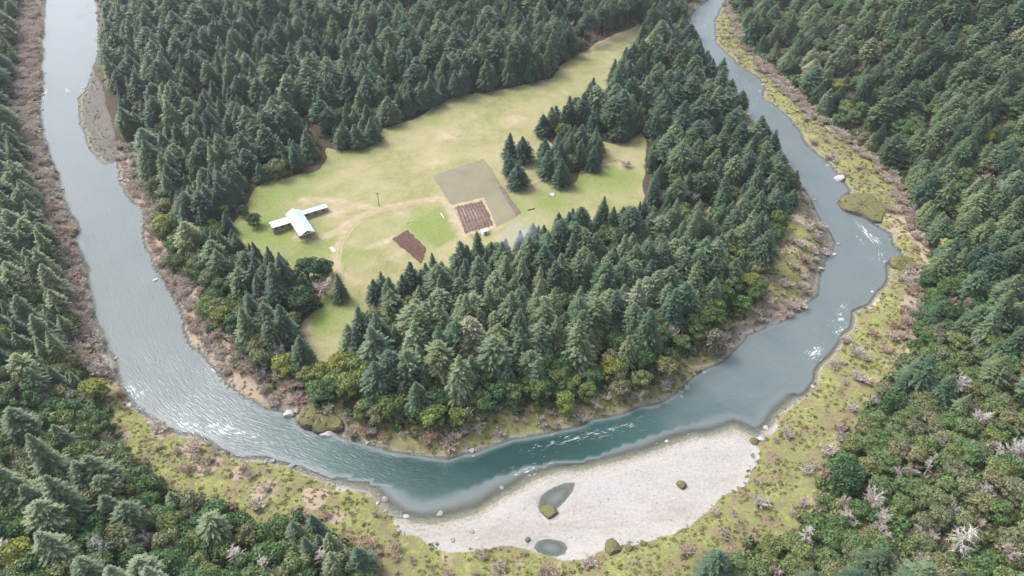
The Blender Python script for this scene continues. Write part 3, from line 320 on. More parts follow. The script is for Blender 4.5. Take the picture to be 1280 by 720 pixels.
t = NT('tilled_soil'); n = t.noise(.6, 4); M['soil'] = t.fin(t.ramp(n, [(.3, (.075, .042, .036)), (.7, (.125, .078, .066))]), .95, .1)
t = NT('dry_soil'); n = t.noise(.5, 4); M['drysoil'] = t.fin(t.ramp(n, [(.3, (.23, .165, .13)), (.7, (.36, .28, .22))]), .95, .1)
t = NT('fallow_plot'); n = t.noise(.10, 4); nn = t.noise(1.4, 4); M['fallow'] = t.fin(t.mix(t.rng(nn, .3, .7, 0, .45), t.ramp(n, [(.3, (.15, .14, .10)), (.55, (.185, .17, .115)), (.75, (.165, .18, .075))]), (.215, .195, .135)), .95, .1)
t = NT('metal_roof'); n = t.noise(.5, 3); M['roof'] = t.fin(t.ramp(n, [(.3, (.40, .53, .52)), (.7, (.52, .62, .61))]), .45, .4)
t = NT('weathered_boards'); n = t.noise(1.5, 4); M['boards'] = t.fin(t.ramp(n, [(.3, (.20, .15, .11)), (.7, (.33, .26, .20))]), .85, .2)
t = NT('dark_glass'); M['glass'] = t.fin((.03, .035, .04), .1, .5)
t = NT('white_paint'); M['white'] = t.fin(t.ramp(t.noise(1.0, 3), [(.3, (.68, .68, .67)), (.7, (.8, .8, .79))]), .6, .3)
t = NT('grey_post'); M['post'] = t.fin((.16, .13, .11), .85, .2)

# ------------------------------------------------------------------ the ground sheet
def axis(lo, hi, step, far):
    core = list(np.arange(lo, hi + .01, step)); s = step; a = core[0]; left = []
    while a > -far: s *= 1.28; a -= s; left.append(a)
    s = step; b = core[-1]; right = []
    while b < far: s *= 1.28; b += s; right.append(b)
    return np.array(left[::-1] + core + right)
gx = axis(-450, 450, 2.1, 7000); gy = axis(84, 670, 2.1, 7000)
GX, GY = np.meshgrid(gx, gy); GP = np.stack([GX.ravel(), GY.ravel()], 1)
GZ, DR, INPEN, N1, N2, N3 = height(GP, full=True)
nx, ny = len(gx), len(gy)
idx = np.arange(nx * ny).reshape(ny, nx)
quads = np.stack([idx[:-1, :-1], idx[:-1, 1:], idx[1:, 1:], idx[1:, :-1]], -1).reshape(-1, 4)
def grid_mesh(name, V, Q):
    me = bpy.data.meshes.new(name)
    me.vertices.add(len(V)); me.vertices.foreach_set('co', np.asarray(V, np.float32).ravel())
    me.loops.add(Q.size); me.loops.foreach_set('vertex_index', Q.ravel().astype(np.int32))
    me.polygons.add(len(Q)); me.polygons.foreach_set('loop_start', np.arange(0, Q.size, 4, dtype=np.int32))
    me.polygons.foreach_set('loop_total', np.full(len(Q), 4, np.int32))
    me.polygons.foreach_set('use_smooth', np.ones(len(Q), bool))
    me.update(calc_edges=True); me.validate()
    return me
gme = grid_mesh('ground', np.stack([GP[:, 0], GP[:, 1], GZ], 1), quads)
dM = -sdist(GP, MEADOW); dL = -sdist(GP, OUT_LEFT); dRr = -sdist(GP, OUT_RIGHT)
dB = -sdist(GP, BAR); dB2 = -sdist(GP, SPIT); dIB = -sdist(GP, INNER_BANK)
jit = 2.5 * N2 + 2 * N3
out_open = (~INPEN) & (dL < 0) & (dRr < 0)
leftness = ss(GP[:, 0], -150, -90) + ss(-GP[:, 1], -205, -175)      # the far-left bank is all brush, the near banks are grassy
w_bank = np.where(out_open, np.clip(leftness, 0, 1), 0.0)
w_bank = np.maximum(w_bank, np.where(INPEN & (DR < 11 + jit) & (GP[:, 1] < 250), np.where(GP[:, 0] < -75, .3, .62), 0))
w_bank = np.maximum(w_bank, ss(dIB + jit, -1, 2))
w_brush = np.where(out_open, 1 - np.clip(leftness, 0, 1), 0.0)
w_brush = np.maximum(w_brush, np.where(INPEN & (DR < 9 + jit) & ((GP[:, 1] >= 250) | (GP[:, 0] < -75)) & (dIB < -2), 1, 0))
w_brush = np.maximum(w_brush, np.where((dIB > -3), .56 * ss(vnoise(GP, 9, 61), .35, .6), 0))
edge = np.minimum(-dL, -dRr)
w_brush = np.maximum(w_brush, np.where(out_open & (edge < 5 + 3 * jit) & (GP[:, 0] > 100), np.where(GP[:, 1] > 215, .8, .42), 0))
for a, b, r in BRUSH_SPOTS: w_brush = np.maximum(w_brush, (.5 if a > -20 else .8) * ss(-np.hypot(GP[:, 0] - a, GP[:, 1] - b) + jit, -r - 2, -r + 2))
track = np.zeros(len(GP))
for line, w in TRACKS: track = np.maximum(track, 1 - ss(pdist(GP, line) + .8 * N3, w * .5, w * .5 + 1.6))
for a, b, r in BARE_SPOTS: track = np.maximum(track, .75 * ss(-np.hypot(GP[:, 0] - a, GP[:, 1] - b) + jit, -r - 4, -r + 4))
green = np.zeros(len(GP))
for a, b, r in GREEN_SPOTS: green = np.maximum(green, ss(-np.hypot(GP[:, 0] - a, GP[:, 1] - b) + jit, -r - 12, -r + 8))
for poly in GREEN_PLOTS: green = np.maximum(green, ss(-sdist(GP, poly), -.5, .8))
fattr(gme, 'w_meadow', ss(dM + jit, -2.5, 2.5)); fattr(gme, 'w_bank', w_bank); fattr(gme, 'w_brush', w_brush)
fattr(gme, 'w_gravel', np.maximum(ss(dB + jit * 1.5, -3.0, 2.0), np.where(out_open & (DR < 1.5 + jit) & (GP[:, 1] < 260), .55, 0))) 
fattr(gme, 'w_dark', np.maximum(ss(dB2 + jit * .6, -1.5, 1.5), np.where((dIB > -4) & (DR < 5 + 1.5 * jit), .62, 0))); fattr(gme, 'track', track); fattr(gme, 'green', green)
gme.materials.append(M['ground'])
tag(link('ground', gme), kind='structure')

# ------------------------------------------------------------------ the river
wx = np.arange(-450, 450.1, 1.9); wy = np.arange(84, 900, 1.9)
WX, WY = np.meshgrid(wx, wy); WP = np.stack([WX.ravel(), WY.ravel()], 1)
wd = sdist(WP, RIVER); near = wd < 6
widx = np.arange(len(WP)).reshape(len(wy), len(wx))
wq = np.stack([widx[:-1, :-1], widx[:-1, 1:], widx[1:, 1:], widx[1:, :-1]], -1).reshape(-1, 4)
wq = wq[near[wq].all(1)]
used = np.unique(wq); remap = np.full(len(WP), -1); remap[used] = np.arange(len(used)); wq = remap[wq]; WP = WP[used]
wz = height(WP)
rme = grid_mesh('river', np.stack([WP[:, 0], WP[:, 1], np.zeros(len(WP))], 1), wq)
cl = np.array(CENTRE); seg = cl[1:] - cl[:-1]; sl = np.hypot(seg[:, 0], seg[:, 1]); s0 = np.concatenate([[0], np.cumsum(sl)])
best = np.full(len(WP), 1e9); fs = np.zeros(len(WP)); fn = np.zeros(len(WP)); fdir = np.zeros((len(WP), 2))
for k in range(len(seg)):
    ap = WP - cl[k]; tt = np.clip((ap @ seg[k]) / (sl[k] ** 2), 0, 1); q = ap - tt[:, None] * seg[k]
    dd = np.hypot(q[:, 0], q[:, 1]); m = dd < best
    side = np.sign(seg[k][0] * ap[:, 1] - seg[k][1] * ap[:, 0])
    best[m] = dd[m]; fs[m] = s0[k] + tt[m] * sl[k]; fn[m] = (side * dd)[m]; fdir[m] = seg[k] / sl[k]
foam = np.zeros(len(WP)); ripple = np.zeros(len(WP))
for x, y, along, across, st in FOAM:
    dx, dy = WP[:, 0] - x, WP[:, 1] - y
    k = int(np.argmin(dx * dx + dy * dy)); fx, fy = fdir[k]
    along = along * 1.7; u = (dx * fx + dy * fy) / along; v = (-dx * fy + dy * fx) / across
    g = np.exp(-(u * u + v * v) * .9)
    foam = np.maximum(foam, .86 * st * g); u *= .35; v *= .35
    ripple = np.maximum(ripple, np.exp(-(u * u + v * v)))
fattr(rme, 'depth', np.clip(-wz, 0, 5)); fattr(rme, 'foam', foam); fattr(rme, 'ripple', ripple)
vattr(rme, 'flow', np.stack([fs, fn, np.zeros(len(WP))], 1))
rme.materials.append(M['water'])
tag(link('river', rme), kind='structure')
for poly, dep in POOLS:
    P = np.array(poly); c = P.mean(0); V = [(c[0], c[1], POOL_Z)]; K = len(P)
    V += [(c[0] + (q[0] - c[0]) * 1.12, c[1] + (q[1] - c[1]) * 1.12, POOL_Z) for q in P]
    K2 = 48; an = [2 * math.pi * k / K2 for k in range(K2)]; pa = np.arctan2(P[:, 1] - c[1], P[:, 0] - c[0]); pr = np.hypot(P[:, 0] - c[0], P[:, 1] - c[1]); o_ = np.argsort(pa)
    rr = np.interp(np.array(an) - math.pi, np.concatenate([pa[o_] - 2 * np.pi, pa[o_], pa[o_] + 2 * np.pi]), np.tile(pr[o_], 3)) * 1.15
    V = [(c[0], c[1], POOL_Z)] + [(c[0] + r_ * math.cos(a_ - math.pi), c[1] + r_ * math.sin(a_ - math.pi), POOL_Z) for a_, r_ in zip(an, rr)]; K = K2
    me = mesh_of('pool', V, [(0, 1 + k, 1 + (k + 1) % K) for k in range(K)], [M['water']], True)
    fattr(me, 'depth', [1.0] + [.25] * K); fattr(me, 'foam', [0] * (K + 1)); fattr(me, 'ripple', [0] * (K + 1))
    vattr(me, 'flow', [(v[0], v[1], 0) for v in V])
    tag(link('pool_water', me), kind='structure')

# ------------------------------------------------------------------ plant forms
def tube(V, F, p0, p1, r0, r1, n=6):
    p0, p1 = np.array(p0, float), np.array(p1, float); d = p1 - p0; L = np.linalg.norm(d) + 1e-9; d /= L
    a = np.cross(d, (0, 0, 1) if abs(d[2]) < .9 else (1, 0, 0)); a /= np.linalg.norm(a); b = np.cross(d, a); k = len(V)
    for q, r in ((p0, r0), (p1, r1)):
        for i in range(n):
            t = 2 * math.pi * i / n; V.append(q + r * (math.cos(t) * a + math.sin(t) * b))
    for i in range(n): F.append((k + i, k + (i + 1) % n, k + n + (i + 1) % n, k + n + i))
    F.append(tuple(range(k + n, k + 2 * n)))

def finish(name, V, F, leaf, mat, smooth=False):
    me = mesh_of(name, V, F, [mat], smooth)
    fattr(me, 'leaf', leaf if len(leaf) == len(F) else np.full(len(F), .5), 'FACE')
    return me

def conifer_form(seed, H=20.0, Rr=4.0, base=.12, power=1.4, droop=.25, gappy=0.0):
    """unit = metres; trunk mesh and crown mesh of whorled drooping sprays"""
    rg = random.Random(seed); TV, TF = [], []
    bend = [rg.uniform(-.3, .3), rg.uniform(-.3, .3)]
    ax = lambda z: np.array((bend[0] * math.sin(z / H * 2.2), bend[1] * math.sin(z / H * 1.7), z))
    steps = 5
    for k in range(steps):
        z0, z1 = H * k / steps - (0.6 if k == 0 else 0), H * (k + 1) / steps
        tube(TV, TF, ax(z0), ax(z1), .34 * (1 - k / steps) + .03, .34 * (1 - (k + 1) / steps) + .03, 7)
    V, F, lf = [], [], []
    z = H * base; az = rg.random() * 6
    wob = [rg.uniform(.76, 1.16) for _ in range(9)]; ph = rg.random() * 6
    while z < H - .15:
        t = (z / H - base) / (1 - base)
        r0 = Rr * (1 - t ** power) * (.80 + .20 * min(1, t * 6)) * wob[int(t * 8.99)] + .22
        nb = max(5, int(5 + 8 * r0 / Rr))
        for b in range(nb):
            az += 2.399 + rg.uniform(-.25, .25)
            if rg.random() < gappy: continue
            L = r0 * (1.08 - .42 * rg.random() ** 2) * (1 + .08 * math.sin(az * 2 + ph))
            dz = -droop * L * rg.uniform(.6, 1.3) * (1 - .8 * t) + .25 * t
            ca, sa = math.cos(az), math.sin(az); o = ax(z + rg.uniform(-.25, .25))
            m = max(2, int(L / .52)); shade = rg.random()
            for i in range(m):
                f0, f1 = (i + .15) / m, min(1.06, (i + 1.55) / m)
                w = (.30 + .085 * L * (1 - abs(f0 - .4))) * rg.uniform(.7, 1.2)
                if i == m - 1: w *= .7
                sag = lambda f: dz * f * f + .10 * L * f
                p0 = o + np.array((ca * L * f0, sa * L * f0, sag(f0))); p1 = o + np.array((ca * L * f1, sa * L * f1, sag(f1) + rg.uniform(-.12, .06)))
                tw = rg.uniform(-.55, .55); s = np.array((-sa, ca, tw)) * w * .5
                k = len(V); V += [p0 - s * .8, p0 + s * .8, p1 + s * rg.uniform(.35, .7), p1 - s * rg.uniform(.35, .7)]
                F.append((k, k + 1, k + 2, k + 3)); lf.append(min(1, max(0, .5 * shade + .5 * rg.random())))
                for sd in (-1, 1):                                    # side sprays fan out from the branch
                    if f0 > .12 and rg.random() < .85:
                        aa = az + sd * rg.uniform(.5, 1.0); ll = (.35 + .30 * L * (1 - f0)) * rg.uniform(.7, 1.2); e = np.array((math.cos(aa), math.sin(aa), rg.uniform(-.45, .1))) * ll
                        k = len(V); g = np.array((-math.sin(aa), math.cos(aa), rg.uniform(-.5, .5))) * .22
                        V += [p0 - g, p0 + g, p0 + e + g * .4, p0 + e - g * .4]; F.append((k, k + 1, k + 2, k + 3)); lf.append(min(1, max(0, .5 * shade + .5 * rg.random())))
                if rg.random() < .35:                                 # hanging side spray
                    k = len(V); q = (p0 + p1) * .5; u = np.array((rg.uniform(-.4, .4), rg.uniform(-.4, .4), -rg.uniform(.25, .6)))
                    V += [q - s * .6, q + s * .6, q + u]; F.append((k, k + 1, k + 2)); lf.append(.4 * shade + .4 * rg.random())
        z += .34 + .16 * r0 / Rr
    for a in range(5):                                                # leader
        az = a * 1.26; k = len(V); top = ax(H)
        V += [top + (0, 0, .35), top + (.28 * math.cos(az), .28 * math.sin(az), -.5), top + (.28 * math.cos(az + .9), .28 * math.sin(az + .9), -.6)]
        F.append((k, k + 1, k + 2)); lf.append(.7)
    return TV, TF, V, F, lf

def leaf_ball(V, F, lf, c, r, n, rg, size, shade, flat=.8):
    for _ in range(n):
        d = np.array((rg.gauss(0, 1), rg.gauss(0, 1), rg.gauss(0, 1) + .25)); d /= np.linalg.norm(d) + 1e-9
        if d[2] < -.55: d[2] *= -.4
        q = c + d * np.array((r, r, r * flat)) * rg.uniform(.74, 1.07)
        nrm = d + np.array((rg.gauss(0, .45), rg.gauss(0, .45), rg.gauss(0, .45))); nrm /= np.linalg.norm(nrm) + 1e-9
        a = np.cross(nrm, (rg.uniform(-1, 1), rg.uniform(-1, 1), rg.uniform(-1, 1))); a /= np.linalg.norm(a) + 1e-9; b = np.cross(nrm, a)
        s = size * rg.uniform(.6, 1.25); k = len(V)
        V += [q - a * s * .6, q - b * s * .38 + a * s * .05, q + a * s * .6, q + b * s * .38 - a * s * .05]
        F.append((k, k + 1, k + 2, k + 3)); lf.append(min(1, max(0, shade + rg.uniform(-.3, .3))))

def broadleaf_form(seed, H=10.0, Rr=4.5, lobes=11, n=150):
    rg = random.Random(seed); TV, TF, V, F, lf = [], [], [], [], []
    fork = np.array((rg.uniform(-.3, .3), rg.uniform(-.3, .3), H * .28))
    tube(TV, TF, (0, 0, -.6), fork, .36, .26, 7)
    for k in range(lobes):
        t = k / lobes; az = k * 2.399 + rg.uniform(-.4, .4)
        rad = Rr * rg.uniform(.35, .68) * (1 if k else 0) ; zz = H * (.40 + .36 * (1 - (rad / Rr) ** 2) * rg.uniform(.6, 1.15))
        if k == 0: zz = H * .80
        lr = Rr * rg.uniform(.30, .48); c = np.array((math.cos(az) * rad, math.sin(az) * rad, zz))
        tube(TV, TF, fork, c, .15, .05, 5)
        leaf_ball(V, F, lf, c, lr, int(n * (lr / (Rr * .4)) ** 2), rg, .66, rg.uniform(.25, .75))
    for k in range(7):
        az = k * .9 + rg.uniform(-.3, .3); c = np.array((math.cos(az) * Rr * .58, math.sin(az) * Rr * .58, H * rg.uniform(.24, .36)))
        leaf_ball(V, F, lf, c, Rr * rg.uniform(.28, .4), int(n * .6), rg, .66, rg.uniform(.2, .7))
    return TV, TF, V, F, lf

def twig_form(seed, H=8.0, Rr=3.5, stems=1, dense=1.0, spread=.9, tw=.07):
    """leafless: limbs as tubes, twigs as thin slivers"""
    rg = random.Random(seed); TV, TF, V, F, lf = [], [], [], [], []
    def sliver(p, d, L, w):
        a = np.cross(d, (rg.uniform(-1, 1), rg.uniform(-1, 1), rg.uniform(-1, 1))); a /= np.linalg.norm(a) + 1e-9
        k = len(V); V.extend([p - a * w, p + a * w, p + d * L]); F.append((k, k + 1, k + 2)); lf.append(rg.random())
    for s in range(stems):
        az0 = rg.random() * 6.28; lean = .12 if stems == 1 else rg.uniform(.2, .75)
        d0 = np.array((math.cos(az0) * lean, math.sin(az0) * lean, 1.0)); d0 /= np.linalg.norm(d0)
        sp0 = np.zeros(3) if stems == 1 else np.array((math.cos(az0), math.sin(az0), 0)) * Rr * .15
        top = sp0 + d0 * H * (.55 if stems == 1 else .5)
        tube(TV, TF, sp0 - (0, 0, .5), top, .028 * H if stems == 1 else .012 * H, .012 * H if stems == 1 else .006 * H, 5)
        for k in range(int((14 if stems == 1 else 5) * dense)):
            f = rg.uniform(.3, 1); p = sp0 + (top - sp0) * f; az = rg.random() * 6.28; up = rg.uniform(.35, 1.1)
            d = np.array((math.cos(az) * spread, math.sin(az) * spread, up)); d /= np.linalg.norm(d)
            L = Rr * rg.uniform(.55, 1.05) * (1.1 - .35 * f); q = p + d * L
            tube(TV, TF, p, q, .008 * H, .003 * H, 4)
            for j in range(int(16 * dense)):
                g = rg.uniform(.2, 1); e = d + np.array((rg.gauss(0, .55), rg.gauss(0, .55), rg.gauss(.15, .5))); e /= np.linalg.norm(e)
                sliver(p + (q - p) * g, e, rg.uniform(.6, 1.5) * Rr / 3.5, tw)
    return TV, TF, V, F, lf

def dead_form(seed, H=13.0, Rr=2.5):
    rg = random.Random(seed); TV, TF, V, F, lf = [], [], [], [], []
    tube(TV, TF, (0, 0, -.6), (.2, .1, H * .6), .30, .16, 7); tube(TV, TF, (.2, .1, H * .6), (.35, .0, H), .16, .03, 6)
    z = H * .22
    while z < H * .97:
        az = rg.random() * 6.28; t = z / H; L = Rr * (1.15 - t) * rg.uniform(.5, 1.15) + .3
        p = np.array((.2 * min(1, t / .6), .1 * min(1, t / .6), z)); q = p + np.array((math.cos(az) * L, math.sin(az) * L, rg.uniform(-.25, .45) * L))
        tube(TV, TF, p, q, .075, .02, 4)
        for j in range(7):
            g = rg.uniform(.25, 1); e = np.array((math.cos(az) + rg.gauss(0, .7), math.sin(az) + rg.gauss(0, .7), rg.gauss(0, .5))); e /= np.linalg.norm(e)
            a = np.cross(e, (rg.uniform(-1, 1), rg.uniform(-1, 1), 1)); a /= np.linalg.norm(a) + 1e-9; o = p + (q - p) * g; k = len(V)
            V.extend([o - a * .06, o + a * .06, o + e * rg.uniform(.5, 1.2)]); F.append((k, k + 1, k + 2)); lf.append(rg.random())
        z += rg.uniform(.16, .36)
    return TV, TF, V, F, lf

def hummock_form(seed, Rr=1.0, n=46, flat=.55):
    rg = random.Random(seed); V, F, lf = [], [], []
    for k in range(3):
        a = rg.random() * 6.28; leaf_ball(V, F, lf, np.array((math.cos(a) * .35, math.sin(a) * .35, .15)), Rr * rg.uniform(.6, .85), n // 3, rg, .5, rg.uniform(.3, .7), flat)
    return V, F, lf

PROTO = {}                                   # kind -> list of (trunk mesh, crown mesh, H, R)
def add_proto(kind, forms, cmat, tmat):
    PROTO[kind] = []
    for TV, TF, V, F, lf, H, Rr in forms:
        PROTO[kind].append((finish(kind + '_trunk', TV, TF, [], tmat), finish(kind + '_crown', V, F, lf, cmat), H, Rr))
add_proto('conifer', [(*conifer_form(sd, 20, rr, bs, pw, dp, gp), 20, rr) for sd, rr, bs, pw, dp, gp in (
    (11, 4.0, .10, 1.75, .25, 0), (12, 3.6, .16, 2.3, .3, 0), (13, 4.2, .10, 1.4, .2, 0), (14, 3.8, .28, 2.7, .22, .05), (15, 4.4, .08, 1.8, .35, .0),
    (16, 3.5, .34, 3.2, .15, .08), (17, 4.0, .05, 2.0, .3, 0), (18, 4.2, .22, 2.9, .25, .05), (19, 3.8, .12, 1.6, .4, .06), (20, 4.5, .18, 2.4, .2, .08),
    (27, 3.6, .52, 1.9, .2, .1), (28, 4.3, .14, 3.6, .1, .1), (29, 3.9, .2, 2.0, .45, .06), (30, 4.4, .25, 3.0, .3, .1))], M['conifer'], M['bark'])
add_proto('broadleaf', [(*broadleaf_form(21, 10, 4.5), 10, 4.5), (*broadleaf_form(22, 10, 4.2, 14), 10, 4.2), (*broadleaf_form(23, 10, 4.8, 9, 170), 10, 4.8), (*broadleaf_form(24, 10, 3.8, 12), 10, 3.8), (*broadleaf_form(25, 10, 4.4, 16, 120), 10, 4.4)], M['broad'], M['bark'])
add_proto('bare', [(*twig_form(31, dense=1.8, tw=.09), 8, 3.5), (*twig_form(32, spread=.7, dense=1.8, tw=.09), 8, 3.3), (*twig_form(33, stems=3, dense=2.2, tw=.09), 8, 3.5)], M['twig'], M['twig'])
add_proto('dead', [(*dead_form(41), 13, 2.5), (*dead_form(42), 13, 2.5)], M['twig'], M['bleached'])
add_proto('willow', [(*twig_form(51, 3.2, 1.7, 7, 1.1, tw=.10), 3.2, 1.7), (*twig_form(52, 3.0, 1.8, 8, 1.0, 1.1, tw=.10), 3.0, 1.8), (*twig_form(53, 3.4, 1.6, 7, 1.1, tw=.11), 3.4, 1.6)], M['twig'], M['twig'])

def rock_mesh(seed, mat, sub=2, squash=.7):
    rg = random.Random(seed); bm = bmesh.new(); bmesh.ops.create_icosphere(bm, subdivisions=sub, radius=1.0)
    cuts = [(Vector((rg.gauss(0, 1), rg.gauss(0, 1), rg.gauss(0, 1))).normalized(), rg.uniform(.55, .85)) for _ in range(9)]
    for v in bm.verts:
        for nrm, dd in cuts:
            e = v.co.dot(nrm) - dd
            if e > 0: v.co -= nrm * e * .9
        v.co += Vector((rg.gauss(0, .03), rg.gauss(0, .03), rg.gauss(0, .03))); v.co.z *= squash
    me = bpy.data.meshes.new('rock'); bm.to_mesh(me); bm.free(); me.materials.append(mat); return me

# ------------------------------------------------------------------ where the trees stand
rng = random.Random(7); nrs = np.random.RandomState(5)
CP, SP = math.cos(math.radians(PITCH)), math.sin(math.radians(PITCH)); FPX = LENS / 36.0
def project(x, y, z):
    dz = z - CAM_H; f = y * CP - dz * SP; u = y * SP + dz * CP
    return .5 + FPX * x / f, (9 / 32. - FPX * u / f) / (9 / 16.), FPX / f     # u, v in 0..1, picture widths per metre

S = 6.0
cols = np.arange(-620, 620, S); rows = np.arange(40, 980, S * .866)
pts = []
for j, y in enumerate(rows):
    lim = .74 * y + 75
    xs = cols[np.abs(cols) < lim] + (S / 2 if j % 2 else 0)
    pts.append(np.stack([xs, np.full(len(xs), y)], 1))
TP = np.concatenate(pts); TP = TP + nrs.uniform(-1, 1, TP.shape) * S * .38
tz, tdr, tpen, t1, t2, t3 = height(TP, full=True)
tM = -sdist(TP, MEADOW); tL = -sdist(TP, OUT_LEFT); tR = -sdist(TP, OUT_RIGHT); tIB = -sdist(TP, INNER_BANK); tS = -sdist(TP, SPIT)
jt = 3 * t2 + 2.5 * t3
front = TP[:, 1] < 260
okp = tpen & (tdr > np.where(front, 9.5, 8.0) + jt) & (tM < -1.5 + 1.1 * jt) & (tIB < 0) & (tS < -7)
oko = (~tpen) & (np.maximum(tL, tR) > .5 + .7 * jt)
for a, b, r in BARE_ZONES:
    inz = np.hypot(TP[:, 0] - a, TP[:, 1] - b) < r * .6; okp &= ~inz; oko &= ~inz
far_thin = nrs.rand(len(TP)) < .06 + .46 * ss(TP[:, 1], 230, 430); keep = (okp | oko) & ~far_thin
SX = np.array([(s[1], s[2], s[4]) for s in SPECIAL])
for a, b, r in SX: keep &= np.hypot(TP[:, 0] - a, TP[:, 1] - b) > r * .72 + 1.6
TREES = []                                  # dict(kind, x, y, z, h, r, tint, rot, form, label)
big = vnoise(TP, 42, 9); mid = vnoise(TP, 15, 10); u1 = nrs.rand(len(TP)); u2 = nrs.rand(len(TP)); u3 = nrs.rand(len(TP)); u4 = nrs.rand(len(TP))
for i in np.nonzero(keep)[0]:
    x, y = TP[i]; edge_m = -tM[i]; px_, py_, sc_ = project(x, y, tz[i] + 8)
    if tpen[i]:
        pb = .08 + .92 * math.exp(-max(0, tdr[i] - 12) / 11.0) * (1.0 if y < 300 else .35) + .22 * (mid[i] > .66)
        if y > 420: pb *= .4
        hh = 11.5 + 10 * u1[i] + 3.0 * (big[i] - .5) * 2
        if edge_m < 10: hh *= .82
        if y < 260: hh += 2.5
        tint = .08 + .58 * u2[i] ** 1.3 + .3 * (big[i] - .5)
        if edge_m < 14: tint *= .6
        if y < 300 and edge_m > 20: tint += .12
        fz_ = float(ss(np.array(y), 310, 450)); wide = 1.0 + .10 * fz_; hh *= 1 + .2 * fz_
    else:
        left = tL[i] > 0
        if left: pb = .12 + .62 * float(ss(np.array(-y), -215, -165)) * (.55 + .9 * (mid[i] > .35))
        else:
            pb = .42 + .22 * float(ss(np.array(-y), -300, -240)) + .30 * float(ss(np.array(-y), -200, -150))
        pb *= .6 + .8 * big[i]
        hh = 12 + 8 * u1[i]; tint = .12 + .6 * u2[i] + .25 * (big[i] - .5)
        if left: tint += .12
        fz_ = float(ss(np.array(y), 300, 450)); wide = 1.05 + .1 * fz_; hh *= 1.05 + .15 * fz_
    if u3[i] < pb:
        near_r = (not tpen[i]) and tR[i] > 0 and y < 235
        bt = (.12 + .55 * u2[i] ** 1.2) + (.2 if near_r else .0 if tpen[i] and tdr[i] < 26 else .05)
        if (not tpen[i]) and tR[i] > 0 and 215 < y < 320: bt = .08 + .34 * u2[i]
        if u4[i] > (.72 if tpen[i] and tdr[i] < 26 and y < 300 else .985): bt = .84 + .16 * u2[i]
        hb = 7.0 + 4.5 * u1[i]; rb = 3.9 + 1.7 * u4[i]
        if near_r: hb *= .78; rb *= .85
        if u4[i] < (.14 if near_r else .05):
            TREES.append(dict(kind='bare', x=x, y=y, h=hb * .9, r=rb * .8, tint=.25 + .5 * u2[i]))
        else:
            TREES.append(dict(kind='broadleaf', x=x, y=y, h=hb, r=rb, tint=min(1, bt)))
    else:
        if u4[i] < .28 and not (edge_m < 8 and tpen[i]): hh *= .72
        TREES.append(dict(kind='conifer', x=x, y=y, h=hh, r=(.135 + .095 * u4[i]) * hh * (wide + .17 * float(ss(np.array(y), 240, 400))) + 1.35, tint=min(1, max(0, tint + (.25 if u4[i] > .96 else 0))), edge=bool(tpen[i] and edge_m < 10)))
for s in SPECIAL:
    TREES.append(dict(kind=s[0], x=s[1], y=s[2], h=s[3], r=s[4], tint=s[5], label=s[6]))
# leafless brush along the banks
core = (np.abs(GP[:, 0]) < 449) & (GP[:, 1] > 85) & (GP[:, 1] < 669)
cand = np.nonzero(core & (DR > -1) & (dB < 3) & ((DR < 16) | out_open | (dIB > -3)) & (dL < 5) & (dRr < 5) & (dM < 1))[0]
BP = GP[cand] + nrs.uniform(-1.05, 1.05, (len(cand), 2))
bz, bdr, bpen, b1, b2, b3 = height(BP, full=True)
bL = -sdist(BP, OUT_LEFT); bR = -sdist(BP, OUT_RIGHT); bM = -sdist(BP, MEADOW); bB = -sdist(BP, BAR); bIB = -sdist(BP, INNER_BANK)
band = (bdr > .9) & (bB < -1.5) & (-sdist(BP, SPIT) < 1)
pl = np.where(~bpen, np.where((bL < 2) & (bR < 2), np.where((BP[:, 0] < -110) & (BP[:, 1] > 195), .62, .025), 0), np.where((bdr < 12) & (bM < 0), np.where(BP[:, 1] < 250, np.where(BP[:, 0] < -75, .45, .16), np.where(BP[:, 0] > 60, .14, .42)), 0))
pl = np.where((~bpen) & (bR < 2) & (bR > -8) & (BP[:, 0] > 60), np.where(BP[:, 1] > 300, .5, np.where(BP[:, 1] > 205, .22, .08)), pl)
for a, b, r in BRUSH_SPOTS: pl = np.where((np.hypot(BP[:, 0] - a, BP[:, 1] - b) < r) & ((bL < 3) & (bR < 3)), np.maximum(pl, .09 if a > -20 else .2), pl)
ub = nrs.rand(len(BP)); taken = set()
for i in np.nonzero(band & (ub < pl))[0]:
    hh = 2.0 + 2.4 * nrs.rand()
    TREES.append(dict(kind='willow', x=BP[i, 0], y=BP[i, 1], h=hh, r=hh * (.5 + .25 * nrs.rand()), tint=(.0 if (not bpen[i] and BP[i, 0] > 140 and BP[i, 1] < 330) else .12) + .48 * nrs.rand() ** 1.2))
TPa = np.array([(d['x'], d['y']) for d in TREES]); TZ = height(TPa)
for d, z in zip(TREES, TZ):
    d['z'] = float(z); d['rot'] = rng.random() * 6.283; d['form'] = (0, 1, 2, 3, 4, 5, 6, 7, 8, 9, 11, 12, 13)[rng.randrange(13)] if d['kind'] == 'conifer' else rng.randrange( len(PROTO[d['kind']]))
    if d['kind'] == 'conifer' and (d['h'] < 15 or 'label' in d or d.get('edge')) and d['form'] in (1, 3, 5, 7, 9, 11, 12, 13): d['form'] = (0, 2, 4, 6)[rng.randrange(4)]
    if d['kind'] == 'conifer' and 'label' in d: d['r'] *= 1.22
    if 'bare trunk' in d.get('label', ''): d['form'] = 10

